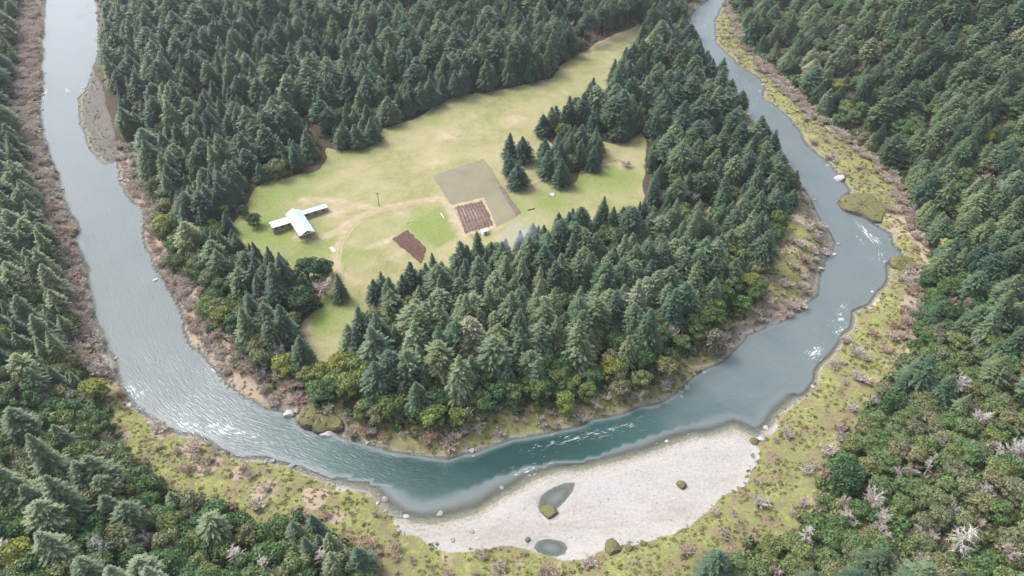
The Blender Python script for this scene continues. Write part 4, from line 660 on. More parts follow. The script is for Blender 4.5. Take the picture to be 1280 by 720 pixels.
# which ones show, and how large: a coarse picture of ids painted from far to near
IW, IH = 480, 270
ids = np.full((IH, IW), -1, np.int32); ordr = []
for k, d in enumerate(TREES):
    u0, v0, s0_ = project(d['x'], d['y'], d['z']); u1_, v1_, _ = project(d['x'], d['y'], d['z'] + d['h'])
    d['uv'] = (u0 * .5 + u1_ * .5, v0 * .5 + v1_ * .5); d['box'] = (u0, v0, u1_, v1_, s0_); ordr.append((-(d['y'] * CP - (d['z'] - CAM_H) * SP), k))
for _, k in sorted(ordr):
    d = TREES[k]; u0, v0, u1_, v1_, sc_ = d['box']; fr = .62 if d['kind'] in ('conifer', 'dead') else .85
    for f in np.linspace(.25, .95, 6):
        cu, cv = (u0 + (u1_ - u0) * f) * IW, (v0 + (v1_ - v0) * f) * IH; rr = d['r'] * sc_ * IW * (1.05 - f if d['kind'] == 'conifer' else .8)
        x0, x1, y0, y1 = int(cu - rr), int(cu + rr) + 1, int(cv - rr * .7), int(cv + rr * .7) + 1
        x0, y0 = max(0, x0), max(0, y0); x1, y1 = min(IW, x1), min(IH, y1)
        if x1 > x0 and y1 > y0: ids[y0:y1, x0:x1] = k
cnt = np.bincount(ids[ids >= 0], minlength=len(TREES))
for k, d in enumerate(TREES): d['seen'] = int(cnt[k]); d['in'] = 0 <= d['uv'][0] <= 1 and 0 <= d['uv'][1] <= 1

WORD = {'conifer': ('conifer', 'tree', 'conifer_tree'), 'broadleaf': ('leafy tree', 'tree', 'broadleaf_tree'), 'bare': ('leafless tree', 'tree', 'leafless_tree'), 'dead': ('dead tree', 'tree', 'dead_tree'), 'willow': ('leafless shrub', 'shrub', 'leafless_shrub')}
def colour_word(kind, t):
    if kind == 'conifer': return 'blackish green' if t < .16 else 'dark green' if t < .32 else 'mid green' if t < .52 else 'light green' if t < .78 else 'pale green'
    if kind == 'broadleaf': return 'deep green' if t < .22 else 'fresh green' if t < .42 else 'olive green' if t < .62 else 'yellowish olive' if t < .85 else 'lime green'
    return 'brownish' if t < .2 else 'mauve grey' if t < .5 else 'pale grey' if t < .8 else 'whitish'
def size_word(kind, h):
    lo, hi = {'conifer': (14, 19.5), 'broadleaf': (8.2, 10.2), 'bare': (7, 9), 'dead': (12, 14), 'willow': (2.7, 3.7)}[kind]
    return 'small' if h < lo else 'tall' if h > hi else 'medium'
ANCH = [('P', 165, 60, 'above the grey spit, far bank'), ('P', 250, 30, 'deep in the far forest, top left'), ('P', 300, 110, 'in the far forest above the barn'), ('P', 215, 150, 'on the bank right of the grey spit'),
 ('P', 240, 220, 'along the inner river bank, left reach'), ('P', 240, 310, 'on the inner bank level with the barn'), ('P', 300, 350, 'between the barn and the river'), ('P', 330, 430, 'on the river bank below the barn'),
 ('P', 340, 180, 'in the grove above the barn'), ('P', 420, 150, 'by the meadow corner above the barn'), ('P', 480, 80, 'behind the upper meadow edge'), ('P', 420, 40, 'in the far forest, top centre'), ('P', 580, 80, 'along the upper meadow edge'),
 ('P', 640, 40, 'in the forest above the upper meadow'), ('P', 740, 25, 'by the far end of the meadow'), ('P', 750, 120, 'on the tree tongue in the meadow'), ('P', 830, 60, 'near the far river, top right'), ('P', 850, 150, 'between tree tongue and right river'),
 ('P', 930, 190, 'on the right flank above the river'), ('P', 900, 270, 'above the bare grassy inner bank'), ('P', 930, 350, 'beside the bare grassy inner bank'), ('P', 790, 250, 'below the small right field'), ('P', 700, 290, 'near the smoke below the gardens'),
 ('P', 600, 330, 'just below the garden plots'), ('P', 520, 370, 'below the dark tilled bed'), ('P', 450, 420, 'right of the narrow clearing'), ('P', 430, 490, 'above the mossy peninsula point'), ('P', 520, 500, 'on the front bank, left part'),
 ('P', 590, 430, 'in the middle of the front forest'), ('P', 640, 490, 'on the front bank above the pool'), ('P', 690, 380, 'in the front forest below the smoke'), ('P', 720, 460, 'on the front bank facing the bar'), ('P', 780, 400, 'in the front forest, right part'), ('P', 800, 340, 'right of centre in the front forest'), ('P', 850, 420, 'near the right end of the front bank'), ('P', 300, 470, 'on the brushy bank left of the point'), ('P', 1000, 330, 'on the bare grassy inner bank'),
 ('L', 15, 60, 'on the left slope, top corner'), ('L', 12, 170, 'on the left slope facing the spit'), ('L', 25, 260, 'on the left slope by the mauve bank'), ('L', 40, 340, 'on the left slope beside mid river'), ('L', 30, 420, 'mid left slope above the river'), ('L', 80, 470, 'at the left forest edge above rapids'), ('L', 40, 530, 'on the left slope, level with rapids'), ('L', 130, 560, 'at the left forest edge, lower bend'),
 ('L', 40, 620, 'low on the left slope'), ('L', 140, 630, 'lower left slope above the grassy bank'), ('L', 230, 640, 'near left forest edge by grassy bank'), ('L', 60, 700, 'bottom left corner of the slope'), ('L', 180, 700, 'bottom edge of the left forest'), ('L', 290, 690, 'near left forest, right of snag'), ('L', 390, 690, 'tip of the near left forest'), ('L', 70, 200, 'on the mauve bank facing the spit'), ('L', 120, 440, 'on the mauve bank of mid river'), ('L', 250, 590, 'on the grassy bank below the rapids'), ('L', 420, 660, 'on the grassy bank left of bar'), ('L', 600, 700, 'on the grass behind the gravel bar'),
 ('R', 970, 40, 'on the far right slope near river'), ('R', 1060, 50, 'on the far right slope'), ('R', 1150, 40, 'high on the far right slope'), ('R', 1240, 40, 'at the top right corner'), ('R', 1040, 120, 'above the yellow bank, far right'), ('R', 1110, 140, 'mid far right slope'), ('R', 1190, 120, 'below the bare scar, right slope'), ('R', 1250, 150, 'right edge of the upper slope'),
 ('R', 1140, 210, 'above the bend of yellow bank'), ('R', 1210, 220, 'right slope above the lime tree'), ('R', 1260, 250, 'right edge above the lime tree'), ('R', 1190, 300, 'next to the brightest lime tree'), ('R', 1250, 330, 'right slope beyond the lime tree'), ('R', 1190, 380, 'right slope above red brush strip'), ('R', 1250, 420, 'mid right slope at picture edge'), ('R', 1170, 440, 'right forest edge by yellow bank'), ('R', 1220, 490, 'mid right slope among pale trees'), ('R', 1120, 510, 'right forest edge above bar'),
 ('R', 1170, 560, 'lower right slope, middle'), ('R', 1250, 560, 'lower right slope at picture edge'), ('R', 1080, 590, 'lower right forest edge'), ('R', 1130, 640, 'near right slope above bottom'), ('R', 1220, 640, 'near right slope by big snag'), ('R', 1040, 670, 'near right forest corner'), ('R', 1100, 700, 'bottom edge of right slope'), ('R', 1230, 700, 'bottom right corner of slope'), ('R', 960, 700, 'near bank right of lone conifer'),
 ('R', 990, 150, 'on the yellow bank, far right'), ('R', 1090, 230, 'on the yellow bank at right bend'), ('R', 1130, 360, 'on the yellow bank by red brush'), ('R', 1060, 480, 'on the yellow bank above bar'), ('R', 960, 600, 'on the grass right of bar'), ('R', 850, 690, 'on the grass below the bar')]
def anchor(d):
    side = 'P' if d.get('pen') else 'L' if d['x'] < 10 else 'R'
    px_, py_ = d['uv'][0] * 1280, d['uv'][1] * 720
    return min((a for a in ANCH if a[0] == side), key=lambda a: (a[1] - px_) ** 2 + (a[2] - py_) ** 2)[3]
ORD = ['leftmost', 'second from left', 'third from left', 'fourth from left', 'fifth from left', 'sixth from left', 'seventh from left', 'eighth from left', 'ninth from left', 'tenth from left', 'eleventh from left', 'twelfth from left', 'thirteenth from left', 'fourteenth from left', 'fifteenth from left']
penf = sdist(TPa, PEN) < 0
LIMIT = {'conifer': 300, 'broadleaf': 300, 'bare': 120, 'dead': 60, 'willow': 140}
GROUPS = {'conifer': 'conifers of the valley forest', 'broadleaf': 'leafy trees of the valley forest', 'bare': 'leafless trees', 'dead': 'bleached dead trees', 'willow': 'leafless shrubs along the banks'}
INDIV, REST = [], {k: [] for k in PROTO}
for kind in PROTO:
    L = [k for k, d in enumerate(TREES) if d['kind'] == kind]
    L.sort(key=lambda k: (-('label' in TREES[k]), -(TREES[k]['seen'] if TREES[k]['in'] else 0)))
    pick = [k for k in L[:LIMIT[kind]] if TREES[k]['seen'] > 1 or 'label' in TREES[k]]
    INDIV += pick; ps = set(pick); REST[kind] = [k for k in L if k not in ps]
def label_all(items, phrase):
    by = {}
    for d in items: by.setdefault(phrase(d), []).append(d)
    for (look, where), L in by.items():
        L.sort(key=lambda d: d['uv'][0])
        for k, d in enumerate(L):
            d['label'] = f'{look} {where}' if len(L) == 1 else f'{ORD[min(k, 14)]} {look} {where}'
for k in INDIV: TREES[k]['pen'] = bool(penf[k])
label_all([TREES[k] for k in INDIV if 'label' not in TREES[k]], lambda d: (f"{size_word(d['kind'], d['h'])} {colour_word(d['kind'], d['tint'])} {WORD[d['kind']][0]}", anchor(d)))

def place_plant(d):
    kind = d['kind']; tm, cm, H0, R0 = PROTO[kind][d['form']]
    e = bpy.data.objects.new(WORD[kind][2], None); COL.objects.link(e); e.empty_display_size = .5
    sx = d['r'] / R0; e.location = (d['x'], d['y'], d['z'] - .1); e.rotation_euler = (rng.gauss(0, .035), rng.gauss(0, .035), d['rot']); e.scale = (sx, sx, d['h'] / H0)
    tag(e, d['label'], WORD[kind][1], GROUPS[kind])
    for nm, me in (('trunk', tm), ('crown', cm)) if kind != 'willow' else (('stem', tm), ('twigs', cm)):
        o = bpy.data.objects.new(nm, me); COL.objects.link(o); o.parent = e; o['tint'] = float(d['tint'])
for k in INDIV: place_plant(TREES[k])

# the rest of the woods and thickets: one mass each
def mass(name, label, protos, items, cat):
    """items: x, y, z, sx, sz, rot, tint, form; one object that sets the same forms at every point"""
    coll = bpy.data.collections.new(name + '_forms')
    for i, meshes in enumerate(protos):
        bm = bmesh.new(); mats = []; leaf = bm.faces.layers.float.new('leaf')
        for me in meshes:
            b2_ = bmesh.new(); b2_.from_mesh(me); off = len(mats); mats += list(me.materials)
            lay = b2_.faces.layers.float.get('leaf'); vm = [bm.verts.new(v.co) for v in b2_.verts]
            for f in b2_.faces:
                nf = bm.faces.new([vm[v.index] for v in f.verts]); nf.material_index = f.material_index + off
                nf[leaf] = f[lay] if lay else .5
            b2_.free()
        me = bpy.data.meshes.new(name + '_form'); bm.to_mesh(me); bm.free()
        for m in mats: me.materials.append(m)
        coll.objects.link(bpy.data.objects.new(f'{name}_form_{i:02d}', me))
    A_ = np.array(items, float); me = bpy.data.meshes.new(name)
    me.vertices.add(len(A_)); me.vertices.foreach_set('co', A_[:, :3].astype(np.float32).ravel()); me.update()
    fattr(me, 'tint', A_[:, 6]); vattr(me, 'scl', np.stack([A_[:, 3], A_[:, 3], A_[:, 4]], 1)); vattr(me, 'rotv', np.stack([nrs.normal(0, .035, len(A_)), nrs.normal(0, .035, len(A_)), A_[:, 5]], 1))
    ia = me.attributes.new('form', 'INT', 'POINT'); ia.data.foreach_set('value', A_[:, 7].astype(np.int32))
    ng = bpy.data.node_groups.new(name, 'GeometryNodeTree')
    ng.interface.new_socket('Geometry', in_out='INPUT', socket_type='NodeSocketGeometry'); ng.interface.new_socket('Geometry', in_out='OUTPUT', socket_type='NodeSocketGeometry')
    N, Lk = ng.nodes, ng.links; gi = N.new('NodeGroupInput'); go = N.new('NodeGroupOutput')
    ci = N.new('GeometryNodeCollectionInfo'); ci.inputs['Collection'].default_value = coll; ci.inputs['Separate Children'].default_value = True; ci.inputs['Reset Children'].default_value = True
    ip = N.new('GeometryNodeInstanceOnPoints'); ip.inputs['Pick Instance'].default_value = True
    def na(nm, ty):
        n_ = N.new('GeometryNodeInputNamedAttribute'); n_.data_type = ty; n_.inputs['Name'].default_value = nm; return n_.outputs['Attribute']
    Lk.new(gi.outputs[0], ip.inputs['Points']); Lk.new(ci.outputs[0], ip.inputs['Instance'])
    Lk.new(na('form', 'INT'), ip.inputs['Instance Index']); Lk.new(na('rotv', 'FLOAT_VECTOR'), ip.inputs['Rotation']); Lk.new(na('scl', 'FLOAT_VECTOR'), ip.inputs['Scale'])
    Lk.new(ip.outputs[0], go.inputs[0])
    o = link(name, me); md = o.modifiers.new('scatter', 'NODES'); md.node_group = ng
    tag(o, label, cat, kind='stuff'); return o
def rest_items(kind):
    out = []
    for k in REST[kind]:
        d = TREES[k]; _, _, H0, R0 = PROTO[kind][d['form']]
        out.append((d['x'], d['y'], d['z'] - .1, d['r'] / R0, d['h'] / H0, d['rot'], d['tint'], d['form']))
    return out
for kind, nm, lb, ct in (('conifer', 'conifer_forest', 'mass of green conifers covering the peninsula and slopes', 'forest'), ('broadleaf', 'broadleaf_forest', 'mass of round leafy trees mixed through the forest', 'forest'),
                         ('bare', 'leafless_woods', 'scattered far leafless trees among the forest', 'forest'), ('willow', 'bank_brush_vegetation', 'thicket of leafless mauve brush lining the river banks', 'brush')):
    it = rest_items(kind)
    if it: mass(nm, lb, [p[:2] for p in PROTO[kind]], it, ct)

# low mossy growth on the open banks, and undergrowth along the forest edges
hf = []
for k in range(4):
    V, F, lf = hummock_form(60 + k, 1.0, 36); hf.append((finish('hummock', V, F, lf, M['mossy']),))
hb = []
for k in range(3):
    V, F, lf = hummock_form(70 + k, 1.0, 130, .85); hb.append((finish('undergrowth', V, F, lf, M['broad']),))
cand = np.nonzero(core & (DR > .8) & (dB < -.5) & (out_open | (INPEN & (dM < -1.5) & ((DR < 12) | (dIB > -1)))))[0]
HP = np.repeat(GP[cand], 3, 0); HP = HP + nrs.uniform(-1.1, 1.1, HP.shape); hz = height(HP)
leftb = (HP[:, 0] < -110) & (HP[:, 1] > 195)
clump = vnoise(HP, 6, 21) * .6 + vnoise(HP, 2.5, 22) * .4
ok = (clump > .40) & (nrs.rand(len(HP)) < np.where(leftb, .3, .75))
items = [(HP[i, 0], HP[i, 1], hz[i] - .05, s_, s_ * (.6 + .6 * nrs.rand()), nrs.rand() * 6.28, min(1, max(0, clump[i] * 1.6 - .45 + .5 * (nrs.rand() - .5))), nrs.randint(4)) for i in np.nonzero(ok)[0] for s_ in [.30 + .75 * nrs.rand() ** 2.2]]
mass('bank_vegetation', 'low yellow green mossy growth on the open river banks', hf, items, 'undergrowth')
GU = project(GP[:, 0], GP[:, 1], GZ); inview = (GU[0] > -.08) & (GU[0] < 1.08) & (GU[1] > -.05) & (GU[1] < 1.12)
hill_ = core & inview & (~INPEN) & (np.maximum(dL, dRr) > -2) & (nrs.rand(len(GP)) < np.where((dRr > 0) & (GP[:, 1] < 240), .55, .26))
pf = core & inview & INPEN & (dM < -2) & (DR > 7) & (dIB < 0) & (dB2 < -5) & (nrs.rand(len(GP)) < np.where(DR < 22, .3, .10))
HP = GP[hill_ | pf]; HP = HP + nrs.uniform(-1.1, 1.1, HP.shape); hz = height(HP)
items = [(HP[i, 0], HP[i, 1], hz[i], s_, s_ * 1.15, nrs.rand() * 6.28, .12 + .62 * nrs.rand(), nrs.randint(3)) for i in range(len(HP)) for s_ in [.9 + 1.9 * nrs.rand()]]
mass('undergrowth', 'leafy undergrowth along the forest floor and edges', hb, items, 'undergrowth')

# ------------------------------------------------------------------ rocks
RK = {c: [rock_mesh(80 + k + 10 * j, M[m_]) for k in range(4)] for j, (c, m_) in enumerate((('r', 'rock'), ('p', 'pale_rock'), ('m', 'mossy_rock')))}
rocks = []
for x, y, s, c, l in BOULDERS: rocks.append(dict(x=x, y=y, s=s, c=c, label=l))
QP = np.stack([nrs.uniform(-330, 260, 26000), nrs.uniform(95, 520, 26000)], 1)
qz, qdr, qpen, q1, q2, q3 = height(QP, full=True); qB = -sdist(QP, BAR); qcl = vnoise(QP, 14, 31)
okr = (np.abs(qdr + .8) < 2.6) & (qB < -2) & (qcl > .5) & (nrs.rand(len(QP)) < .5)
loose = []
for i in np.nonzero(okr)[0]:
    x, y = QP[i]; u_, v_, s_ = project(x, y, 0)
    if not (0 < u_ < 1 and 0 < v_ < 1): continue
    s = .35 + 1.1 * nrs.rand() ** 2.2; loose.append(dict(x=x, y=y, s=s, c='m' if qpen[i] and nrs.rand() < .4 else 'r' if nrs.rand() < .8 else 'p', uv=(u_, v_), pen=bool(qpen[i]), app=s * s_))
loose.sort(key=lambda d: -d['app'])
solo = loose[:150]
label_all(solo, lambda d: (('large ' if d['s'] > 1.15 else 'small ') + {'r': 'grey', 'p': 'pale', 'm': 'mossy'}[d['c']] + ' rock', anchor(d)))
for d in rocks + solo:
    o = link('boulder', RK[d['c']][rng.randrange(4)]); z = max(h_at(d['x'], d['y']), -.35)
    o.location = (d['x'], d['y'], z + d['s'] * .18); o.rotation_euler = (rng.uniform(-.2, .2), rng.uniform(-.2, .2), rng.random() * 6.28); k_ = rng.uniform(.75, 1.15)
    o.scale = (d['s'], d['s'] * k_, d['s'] * rng.uniform(.6, .9)); tag(o, d['label'], 'boulder', 'rocks along the river')
smallr = [(d['x'], d['y'], max(h_at(d['x'], d['y']), -.3) + .1, d['s'], d['s'] * .7, rng.random() * 6, 0, rng.randrange(4)) for d in loose[150:]]
LP_ = np.stack([nrs.uniform(-40, 120, 9000), nrs.uniform(110, 200, 9000)], 1); lB = -sdist(LP_, BAR); lz = height(LP_)
for i in np.nonzero((lB > .5) & (nrs.rand(len(LP_)) < .2))[0]:
    s = .12 + .32 * nrs.rand() ** 2; smallr.append((LP_[i, 0], LP_[i, 1], lz[i] + s * .1, s, s * .7, rng.random() * 6, 0, 4 + rng.randrange(4) if rng.random() < .8 else rng.randrange(4)))
mass('gravel', 'loose stones strewn over the gravel bar and shores', [(m_,) for m_ in RK['r'] + RK['p']], smallr, 'gravel')

def outcrop(poly, hgt, label):
    P = np.array(poly); c = P.mean(0); V, F = [], []; K = 28; ringn = 7
    ang = np.arctan2(P[:, 1] - c[1], P[:, 0] - c[0]); rad = np.hypot(P[:, 0] - c[0], P[:, 1] - c[1]); o_ = np.argsort(ang)
    rf = lambda a: np.interp(a, np.concatenate([ang[o_] - 2 * np.pi, ang[o_], ang[o_] + 2 * np.pi]), np.tile(rad[o_], 3))
    prof = [(1.08, -1.5), (1.03, .15), (.98, .55), (.88, .78), (.7, .9), (.45, 1.0), (.2, 1.04)]
    for fr, fz in prof:
        for k in range(K):
            a = -math.pi + 2 * math.pi * k / K; r = rf(a) * fr * (1 + .06 * math.sin(5 * a + 3 * fr) + rng.uniform(-.04, .04))
            V.append((c[0] + r * math.cos(a), c[1] + r * math.sin(a), (fz if fz < 0 else fz * hgt * (1 + rng.uniform(-.12, .12)))))
    for j in range(ringn - 1):
        for k in range(K): F.append((j * K + k, j * K + (k + 1) % K, (j + 1) * K + (k + 1) % K, (j + 1) * K + k))
    F.append(tuple((ringn - 1) * K + k for k in range(K)))
    tag(link('rock_outcrop', mesh_of('rock_outcrop', V, F, [M['mossy_rock']], False)), label, 'rock')
def tuft_on(parent, poly, hgt):
    P = np.array(poly); c = P.mean(0)
    for k in range(26):
        a_ = rng.random() * 6.28; f_ = rng.uniform(.05, .85); i_ = rng.randrange(len(P)); q = c + (P[i_] - c) * f_ * rng.uniform(.8, 1.0)
        o = link('moss_tuft', hf[k % 4][0], parent); o.location = (q[0], q[1], hgt * (1.0 - .16 * f_ * f_) - .1); s_ = rng.uniform(.5, 1.1); o.scale = (s_, s_, s_ * .7); o.rotation_euler = (0, 0, a_); o['tint'] = rng.uniform(0, .6)
for a in OUTCROPS:
    outcrop(*a); tuft_on([o for o in COL.objects if o.name.startswith('rock_outcrop')][-1], a[0], a[1])

# ------------------------------------------------------------------ the barn with its two wings
BO, BD, BE = np.array((-107.2, 294.2)), np.array((.515, -.857)), np.array((.857, .515))
bz0 = min(h_at(*(BO + BD * u + BE * v)) for u in (0, 10, 20) for v in (-10, 0, 10)) ; bzt = max(h_at(*(BO + BD * u + BE * v)) for u in (0, 10, 20) for v in (-12, 0, 14))
barn = bpy.data.objects.new('barn', None); COL.objects.link(barn); barn.location = (BO[0], BO[1], bz0)
barn.rotation_euler = (0, 0, math.atan2(BD[1], BD[0])); tag(barn, 'pale mint metal roofed barn with two low wings on meadow', 'barn')
up = bzt - bz0                              # local x runs along the main ridge, local -y towards +BE ... see SGN
SGN = -1.0 if (BD[0] * BE[1] - BD[1] * BE[0]) < 0 else 1.0
def boxm(x0, x1, y0, y1, z0, z1, V=None, F=None):
    V = [] if V is None else V; F = [] if F is None else F; k = len(V)
    V += [(x, y, z) for z in (z0, z1) for x, y in ((x0, y0), (x1, y0), (x1, y1), (x0, y1))]
    F += [tuple(k + i for i in f) for f in ((0, 3, 2, 1), (4, 5, 6, 7), (0, 1, 5, 4), (1, 2, 6, 5), (2, 3, 7, 6), (3, 0, 4, 7))]
    return V, F
def part(name, V, F, mat, parent=barn, label=None):
    o = link(name, mesh_of(name, V, F, [M[mat]]), parent)
    if label: o['label'] = label
    return o
def gable_roof(name, x0, x1, y0, y1, ze, zr, axis, rib=.9):
    """roof of two pitched sheets with standing seams; axis 'x': the ridge runs along x"""
    V, F = [], []; th = .14
    def P(a, b, z): return (a, b, z) if axis == 'x' else (b, a, z)
    a0, a1, b0, b1 = (x0, x1, y0, y1) if axis == 'x' else (y0, y1, x0, x1); bm_ = (b0 + b1) / 2
    for be in (b0, b1):
        k = len(V); V += [P(a0, be, ze), P(a1, be, ze), P(a1, bm_, zr), P(a0, bm_, zr), P(a0, be, ze - th), P(a1, be, ze - th), P(a1, bm_, zr - th), P(a0, bm_, zr - th)]
        F += [tuple(k + i for i in f) for f in ((0, 1, 2, 3), (7, 6, 5, 4), (0, 4, 5, 1), (1, 5, 6, 2), (3, 2, 6, 7), (0, 3, 7, 4))]
    o = part(name, V, F, 'roof')
    V, F = [], []; a = a0 + .3
    while a < a1 - .1:
        for be in (b0, b1):
            k = len(V); V += [P(a, be, ze + .02), P(a + .07, be, ze + .02), P(a + .07, bm_, zr + .02), P(a, bm_, zr + .02), P(a, be, ze + .09), P(a + .07, be, ze + .09), P(a + .07, bm_, zr + .09), P(a, bm_, zr + .09)]
            F += [tuple(k + i for i in f) for f in ((4, 5, 6, 7), (0, 1, 5, 4), (2, 3, 7, 6), (0, 4, 7, 3), (1, 2, 6, 5))]
        a += rib
    s_ = part('seam', V, F, 'roof', o); s_['kind'] = 'stuff'
    V, F = boxm(*((a0, a1, bm_ - .18, bm_ + .18) if axis == 'x' else (bm_ - .18, bm_ + .18, a0, a1)), zr - .02, zr + .1); part('ridge_cap', V, F, 'roof', o)
    return o
W = 3.3
ym, yp = (-12.6, 16.2) if SGN > 0 else (-16.2, 12.6)
gable_roof('roof', -.5, 21.0, -W - .5, W + .5, up + 3.0, up + 4.9, 'x')
V, F = [], []
for y in (-W, W): boxm(.2, 17.0, y - .08, y + .08, -.3, up + 2.95, V, F)
boxm(.1, .3, -W, W, -.3, up + 3.1, V, F); boxm(16.9, 17.1, -W, W, -.3, up + 3.1, V, F)
part('wall', V, F, 'boards')
for x in (.2, 17.0):
    V = [(x - .08, -W, up + 3.1), (x - .08, W, up + 3.1), (x - .08, 0, up + 4.75), (x + .08, -W, up + 3.1), (x + .08, W, up + 3.1), (x + .08, 0, up + 4.75)]
    part('gable', V, [(0, 1, 2), (5, 4, 3), (0, 3, 4, 1), (1, 4, 5, 2), (2, 5, 3, 0)], 'boards')
for y in (-W + .1, -1.1, 1.1, W - .1): V, F = boxm(20.5, 20.75, y - .12, y + .12, -.3, up + 3.0); part('porch_post', V, F, 'boards')
V, F = boxm(20.5, 20.75, -W, W, up + 2.72, up + 2.97)
for s in (-1, 1):
    k = len(V); V += [(20.5, s * W, up + 2.95), (20.75, s * W, up + 2.95), (20.75, 0, up + 4.7), (20.5, 0, up + 4.7), (20.5, s * W, up + 2.72), (20.75, s * W, up + 2.72), (20.75, 0, up + 4.45), (20.5, 0, up + 4.45)]
    F += [tuple(k + i for i in f) for f in ((0, 1, 2, 3), (7, 6, 5, 4), (0, 4, 5, 1), (1, 5, 6, 2), (0, 3, 7, 4))]
boxm(20.52, 20.73, -.1, .1, up + 2.9, up + 4.5, V, F); part('porch_truss', V, F, 'white')
V, F = boxm(17.12, 17.18, -1.3, 1.3, up + .0, up + 2.4); d_ = part('door', V, F, 'post'); V, F = boxm(17.19, 17.25, .9, 1.0, up + 1.0, up + 1.2); part('handle', V, F, 'white', d_)
for x in (8.5, 11.5, 14.5):
    for y in (-W - .1, W + .1):
        V, F = boxm(x - .55, x + .55, y - .03, y + .03, up + 1.1, up + 2.1); w_ = part('window', V, F, 'glass')
        V, F = [], []
        for q in ((x - .66, x - .55, up + 1.0, up + 2.2), (x + .55, x + .66, up + 1.0, up + 2.2), (x - .55, x + .55, up + 1.0, up + 1.1), (x - .55, x + .55, up + 2.1, up + 2.2)): boxm(q[0], q[1], y - .05, y + .05, q[2], q[3], V, F)
        part('frame', V, F, 'white', w_)
for (uc, hw, y0, y1) in ((4.3, 2.5, -12.4, -W - .1), (1.8, 1.5, W + .1, 16.0)):
    if SGN < 0: y0, y1 = -y1, -y0
    gable_roof('wing_roof', uc - hw - .3, uc + hw + .3, y0 - (.3 if y0 < -5 else 0), y1 + (.3 if y1 > 5 else 0), up + 2.5, up + 3.15, 'y')
    V, F = [], []
    for x in (uc - hw, uc + hw): boxm(x - .07, x + .07, y0, y1, -.3, up + 2.45, V, F)
    ye = y0 if abs(y0) > abs(y1) else y1
    boxm(uc - hw, uc + hw, ye - .07, ye + .07, -.3, up + 2.6, V, F); part('wing_wall', V, F, 'boards')
    n_ = 3
    for k in range(n_):
        yy = y0 + (y1 - y0) * (k + .5) / n_; V, F = boxm(uc + hw + .08, uc + hw + .13, yy - .6, yy + .6, up + .9, up + 2.0); part('window', V, F, 'glass')

# ------------------------------------------------------------------ garden plots
def plot(name, quad, mat, lift, label, nu=40, nv=40, rows=None, amp=0.0):
    Q = np.array(quad); U, Vv = np.meshgrid(np.linspace(0, 1, nu), np.linspace(0, 1, nv)); U, Vv = U.ravel(), Vv.ravel()
    P = ((1 - U) * (1 - Vv))[:, None] * Q[0] + (U * (1 - Vv))[:, None] * Q[1] + (U * Vv)[:, None] * Q[2] + ((1 - U) * Vv)[:, None] * Q[3]
    edge_ = np.minimum(np.minimum(U, 1 - U), np.minimum(Vv, 1 - Vv)); rag = (1 - ss(edge_, 0, .04))[:, None]
    P = P + rag * 1.3 * np.stack([vnoise(P, 1.7, 41) - .5, vnoise(P, 1.7, 42) - .5], 1); z = height(P) + lift * np.minimum(1, edge_ * 60) - .02
    if rows: z = z + amp * (.5 + .5 * np.sin(2 * np.pi * rows * (U if rows > 0 else Vv)))
    i_ = np.arange(nu * nv).reshape(nv, nu); q_ = np.stack([i_[:-1, :-1], i_[:-1, 1:], i_[1:, 1:], i_[1:, :-1]], -1).reshape(-1, 4)
    me = grid_mesh(name, np.stack([P[:, 0], P[:, 1], z], 1), q_)
    fattr(me, 'across', U); fattr(me, 'along', Vv); me.materials.append(M[mat]); return tag(link(name, me), label, 'garden plot', 'garden plots on the meadow')
t = NT('planted_rows'); ac = t.attr('across'); al = t.attr('along'); nz = t.noise(.5, 4)
rw = t.math('SINE', t.math('MULTIPLY', t.math('ADD', ac, t.math('MULTIPLY', t.math('SUBTRACT', nz, .5), .03)), 2 * math.pi * 9))
body = t.math('MULTIPLY', t.rng(rw, -.1, .5), t.rng(t.math('SUBTRACT', al, t.math('MULTIPLY', ac, .30)), .0, .10))
body = t.math('MULTIPLY', body, t.rng(al, .52, .66, 1, .15))
body = t.math('MULTIPLY', body, t.rng(t.math('ADD', ac, t.math('MULTIPLY', t.math('SUBTRACT', nz, .5), .3)), .6, .78, 1, .2))
M['rows'] = t.fin(t.mix(body, t.ramp(nz, [(.3, (.09, .06, .052)), (.7, (.16, .115, .10))]), t.ramp(nz, [(.35, (.15, .105, .09)), (.65, (.28, .205, .17))])), .95, .1)
t = NT('trodden_earth'); nz = t.noise(.5, 4); M['earth'] = t.fin(t.ramp(nz, [(.3, (.26, .22, .13)), (.7, (.38, .31, .21))]), .95, .1)
t = NT('ploughed_strip'); nz = t.noise(.7, 4); M['strip'] = t.fin(t.ramp(nz, [(.3, (.12, .085, .07)), (.7, (.18, .14, .11))]), .95, .1)
fq = [PLOT_FALLOW[0], PLOT_FALLOW[1], PLOT_FALLOW[2], FALLOW_LOW]
plot('fallow_plot', fq, 'fallow', .14, 'large grey fallow plot in the middle of the meadow')
plot('ploughed_strip', PLOT_STRIP, 'strip', .24, 'narrow dark ploughed strip on right edge of fallow plot', 8, 40)
rc = np.mean(PLOT_ROWS, 0); plot('earth_border', [tuple(rc + (np.array(q) - rc) * 1.22) for q in PLOT_ROWS], 'earth', .21, 'pale trodden earth border around the garden with rows')
plot('row_garden', PLOT_ROWS, 'rows', .30, 'brown garden with pale slanting rows inside fallow plot', 120, 30, 9, .22)
rc = np.mean(PLOT_TILLED, 0)
plot('tilled_bed', PLOT_TILLED, 'soil', .18, 'dark tilled bed of straight furrows nearest the trees', 90, 30, 7, .25)

